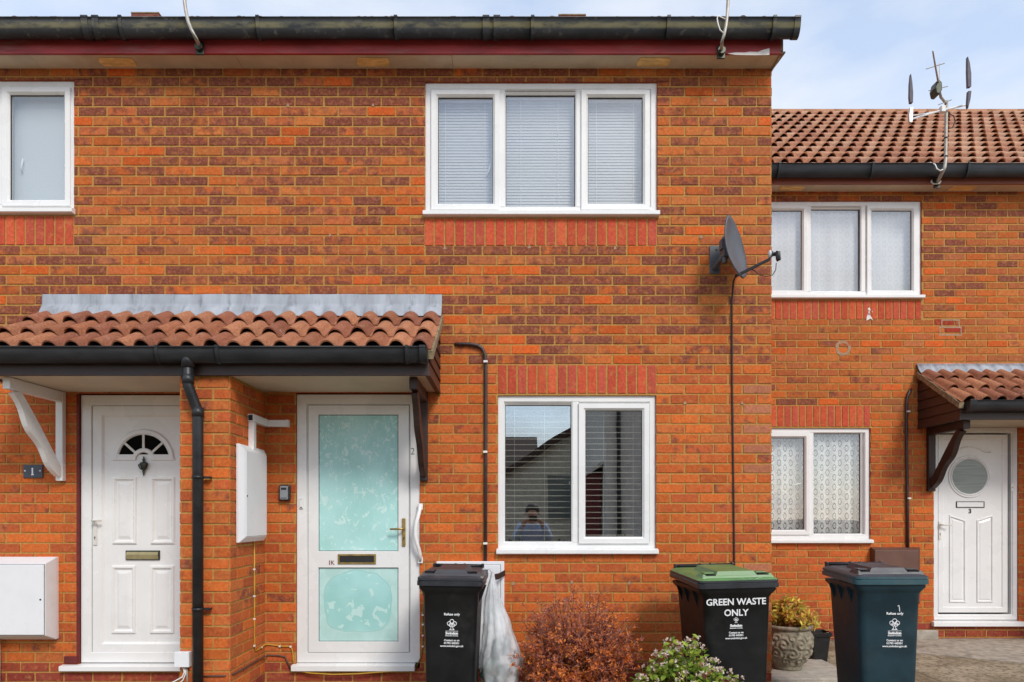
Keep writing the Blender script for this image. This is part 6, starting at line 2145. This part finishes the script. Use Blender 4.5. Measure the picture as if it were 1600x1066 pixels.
# ------------------------------------------------------------------ across the street: what the panes mirror
oh = thing('rendered_house', 'pale gabled house across the street, mirrored in the left downstairs light', 'house', (1.5, -19, -0.34))
Yo = -17.0
d_ = (CAM_D - Yo) if False else (5.3 + 17.0)
mx = lambda px: (px - 800) / FPX * d_
mz = lambda py: CAM_Z + (806 - py) / FPX * d_
m = MB()
xl_, xr_, xp_ = mx(770), mx(1030), mx(905)
m.prism([(xl_, Yo, -.34), (xr_, Yo, -.34), (xr_, Yo, mz(736)), (mx(960), Yo, mz(640)), (xl_, Yo, mz(752))], (0, -7, 0))
m.build('wall', M['render2'], oh)
m = MB()
for (a, b), (c, e) in (((768, 758), (962, 634)), ((958, 634), (1034, 742))):
    m.prism([(mx(a), Yo + .25, mz(b)), (mx(c), Yo + .25, mz(e)), (mx(c), Yo + .25, mz(e) + .22), (mx(a), Yo + .25, mz(b) + .22)], (0, -7.5, 0))
m.build('roof', M['roof_dark'], oh)
m = MB(); m.box(mx(855), mx(893), Yo + .005, Yo + .06, mz(812), mz(742)); m.build('window', M['frost'], oh)
o2 = thing('rendered_house', 'grey house with maroon garage across the street, mirrored in the right downstairs light', 'house', (5, -13, -0.34))
Y2 = -11.5
d2 = 5.3 + 11.5
nx_ = lambda px: (px - 800) / FPX * d2
nz_ = lambda py: CAM_Z + (806 - py) / FPX * d2
m = MB(); m.box(nx_(947), nx_(1180), Y2 - 7, Y2, -.34, 5.6); m.build('wall', M['render'], o2)
m = MB(); m.box(nx_(925), nx_(1185), Y2 - 7, Y2 + .35, 5.6, 5.78); m.prism([(nx_(925), Y2 + .35, 5.78), (nx_(925), Y2 - 7.2, 5.78), (nx_(925), Y2 - 3.5, 8.0)], (nx_(1185) - nx_(925), 0, 0)); m.build('roof', M['roof_dark'], o2)
m = MB(); m.tube([(nx_(968), Y2 + .06, -.3), (nx_(968), Y2 + .06, 5.6)], 0.05, 8); m.build('downpipe', M['black'], o2)
m = MB(); m.box(nx_(912), nx_(945), Y2 - 3, Y2 - .6, -.34, nz_(735)); m.build('garage', M['garage_red'], o2)
m = MB(); m.prism([(nx_(905), Y2 - .4, nz_(748)), (nx_(946), Y2 - .4, nz_(722)), (nx_(946), Y2 - .4, nz_(716)), (nx_(905), Y2 - .4, nz_(742))], (0, -2.6, 0)); m.build('garage_roof', M['render'], o2)
o3 = thing('tiled_house', 'brick house with brown tiled roof across the street, mirrored left of the pale gable', 'house', (-4, -26, -0.34))
Y3 = -24.0
d3 = 5.3 + 24
kx = lambda px: (px - 800) / FPX * d3
kz_ = lambda py: CAM_Z + (806 - py) / FPX * d3
m = MB(); m.box(kx(560), kx(838), Y3 - 6, Y3, -.34, kz_(735)); m.build('wall', M['brick_plain'], o3)
m = MB(); m.prism([(kx(555), Y3 + .4, kz_(738)), (kx(555), Y3 - 6.4, kz_(738)), (kx(555), Y3 - 3, kz_(672))], (kx(843) - kx(555), 0, 0)); m.build('roof', M['roof_dark'], o3)
hg = MB()
rgh = random.Random(8)
for k in range(1400):
    x = rgh.uniform(-3.6, 3.4); y = rgh.uniform(-10.6, -9.9); z = rgh.uniform(-.3, .75 + .12 * math.sin(x * 3))
    hg.col = (0.05 * rgh.uniform(.5, 1.4), 0.10 * rgh.uniform(.5, 1.3), 0.03, 1)
    leaf(hg, Vector((x, y, z)), rdir(rgh, .2), rdir(rgh), rgh.uniform(.08, .14), rgh.uniform(.06, .1), hg.col)
o = hg.build('hedge', M['leaf']); tag(o, 'low clipped hedge across the street, mirrored low in the downstairs window', 'hedge'); rootify(o, (0, -10.2, -.3))


# ------------------------------------------------------------------ the photographer, seen only as a reflection
def photographer():
    bx, by, bz = 0.33, -5.72, -0.262
    root = thing('person', 'person in a light blue shirt photographing the house, mirrored in the downstairs window', 'person', (bx, by, bz))
    joints = [('pelvis', (0, 0, .93), .125), ('waist', (0, .0, 1.06), .125), ('chest', (0, 0, 1.30), .15), ('neck', (0, .02, 1.47), .062), ('jaw', (0, .05, 1.545), .072), ('head', (0, .04, 1.64), .095), ('crown', (0, .02, 1.72), .07)]
    V = [j[1] for j in joints]; R = [j[2] for j in joints]; E = [(k, k + 1) for k in range(len(V) - 1)]
    def chain(start, pts, rad):
        prev = start
        for p, r in zip(pts, rad):
            V.append(p); R.append(r); E.append((prev, len(V) - 1)); prev = len(V) - 1
        return prev
    hands = []
    for s in (-1, 1):
        e = chain(2, [(s * .19, 0, 1.40), (s * .27, .10, 1.20), (s * .13, .30, 1.47), (s * .085, .335, 1.53)], [.065, .048, .036, .034])
        for q in range(4):
            chain(e, [(s * (.055 - .004 * q), .365, 1.55 - q * .019), (s * (.030 - .003 * q), .385 - .004 * q, 1.548 - q * .019), (s * (.012), .372, 1.546 - q * .019)], [.0095, .009, .008])
        chain(e, [(s * .07, .33, 1.50), (s * .045, .35, 1.492)], [.011, .0095])
        chain(0, [(s * .095, 0, .84), (s * .10, .02, .50), (s * .105, -.01, .09), (s * .11, .10, .04)], [.095, .062, .044, .042])
    me = bpy.data.meshes.new('body'); me.from_pydata(V, E, [])
    o = link('body', me, root, local=True)
    sk = o.modifiers.new('skin', 'SKIN')
    for v, r in zip(me.skin_vertices[0].data, R): v.radius = (r, r * (0.72 if r > .11 else 1))
    me.skin_vertices[0].data[0].use_root = True
    o.modifiers.new('sub', 'SUBSURF').levels = 2
    me.materials.append(M['skin'])
    def garment(name, Vs, Es, Rs, mat):
        m2 = bpy.data.meshes.new(name); m2.from_pydata(Vs, Es, []); g_ = link(name, m2, root, local=True)
        g_.modifiers.new('skin', 'SKIN')
        for v, r in zip(m2.skin_vertices[0].data, Rs): v.radius = (r, r * (0.76 if r > .11 else 1))
        m2.skin_vertices[0].data[0].use_root = True
        g_.modifiers.new('sub', 'SUBSURF').levels = 2; m2.materials.append(M[mat])
    garment('shirt', [(0, 0, .90), (0, 0, 1.06), (0, 0, 1.31), (0, .015, 1.43), (-.20, 0, 1.40), (-.275, .10, 1.195), (-.15, .28, 1.44), (.20, 0, 1.40), (.275, .10, 1.195), (.15, .28, 1.44)], [(0, 1), (1, 2), (2, 3), (2, 4), (4, 5), (5, 6), (2, 7), (7, 8), (8, 9)], [.155, .155, .178, .085, .085, .066, .050, .085, .066, .050], 'shirt')
    garment('trousers', [(0, 0, .92), (-.1, 0, .82), (-.10, .02, .5), (-.105, -.01, .11), (.1, 0, .82), (.10, .02, .5), (.105, -.01, .11)], [(0, 1), (1, 2), (2, 3), (0, 4), (4, 5), (5, 6)], [.15, .115, .085, .068, .115, .085, .068], 'trousers')
    h = MB(); h.smooth = True
    h.loft([[(0.108 * r * math.cos(a), -.005 + .115 * r * math.sin(a), 1.66 + z) for a in [2 * PI * k / 20 for k in range(20)]] for r, z in ((.98, -.04), (1.02, .02), (.92, .07), (.6, .105), (.1, .12))], True, True)
    h.build('hair', M['hair'], root, local=True)
    fc = MB(); fc.smooth = True
    fc.tube([(0, .13, 1.625), (0, .158, 1.60)], [.010, .016], 8)
    for s in (-1, 1): fc.tube([(s * .035, .125, 1.645), (s * .035, .137, 1.645)], [.012, .008], 8); fc.tube([(s * .098, .03, 1.60), (s * .108, .02, 1.64)], .018, 8)
    fc.tube([(-.022, .128, 1.567), (0, .134, 1.565), (.022, .128, 1.567)], .006, 6)
    fc.build('face', M['skin'], root, local=True)
    t = thing('camera_body', 'small black camera held up by the person mirrored in the downstairs window', 'camera', (bx, by + .37, bz + 1.50))
    c = MB(); c.box(-.06, .06, -.014, .02, -.0, .075); c.build('housing', M['black'], t, bevel=.006, local=True)
    c = MB(); c.tube([(0, .02, .035), (0, .05, .035)], .026, 16); c.build('lens_barrel', M['ink'], t, local=True)


photographer()
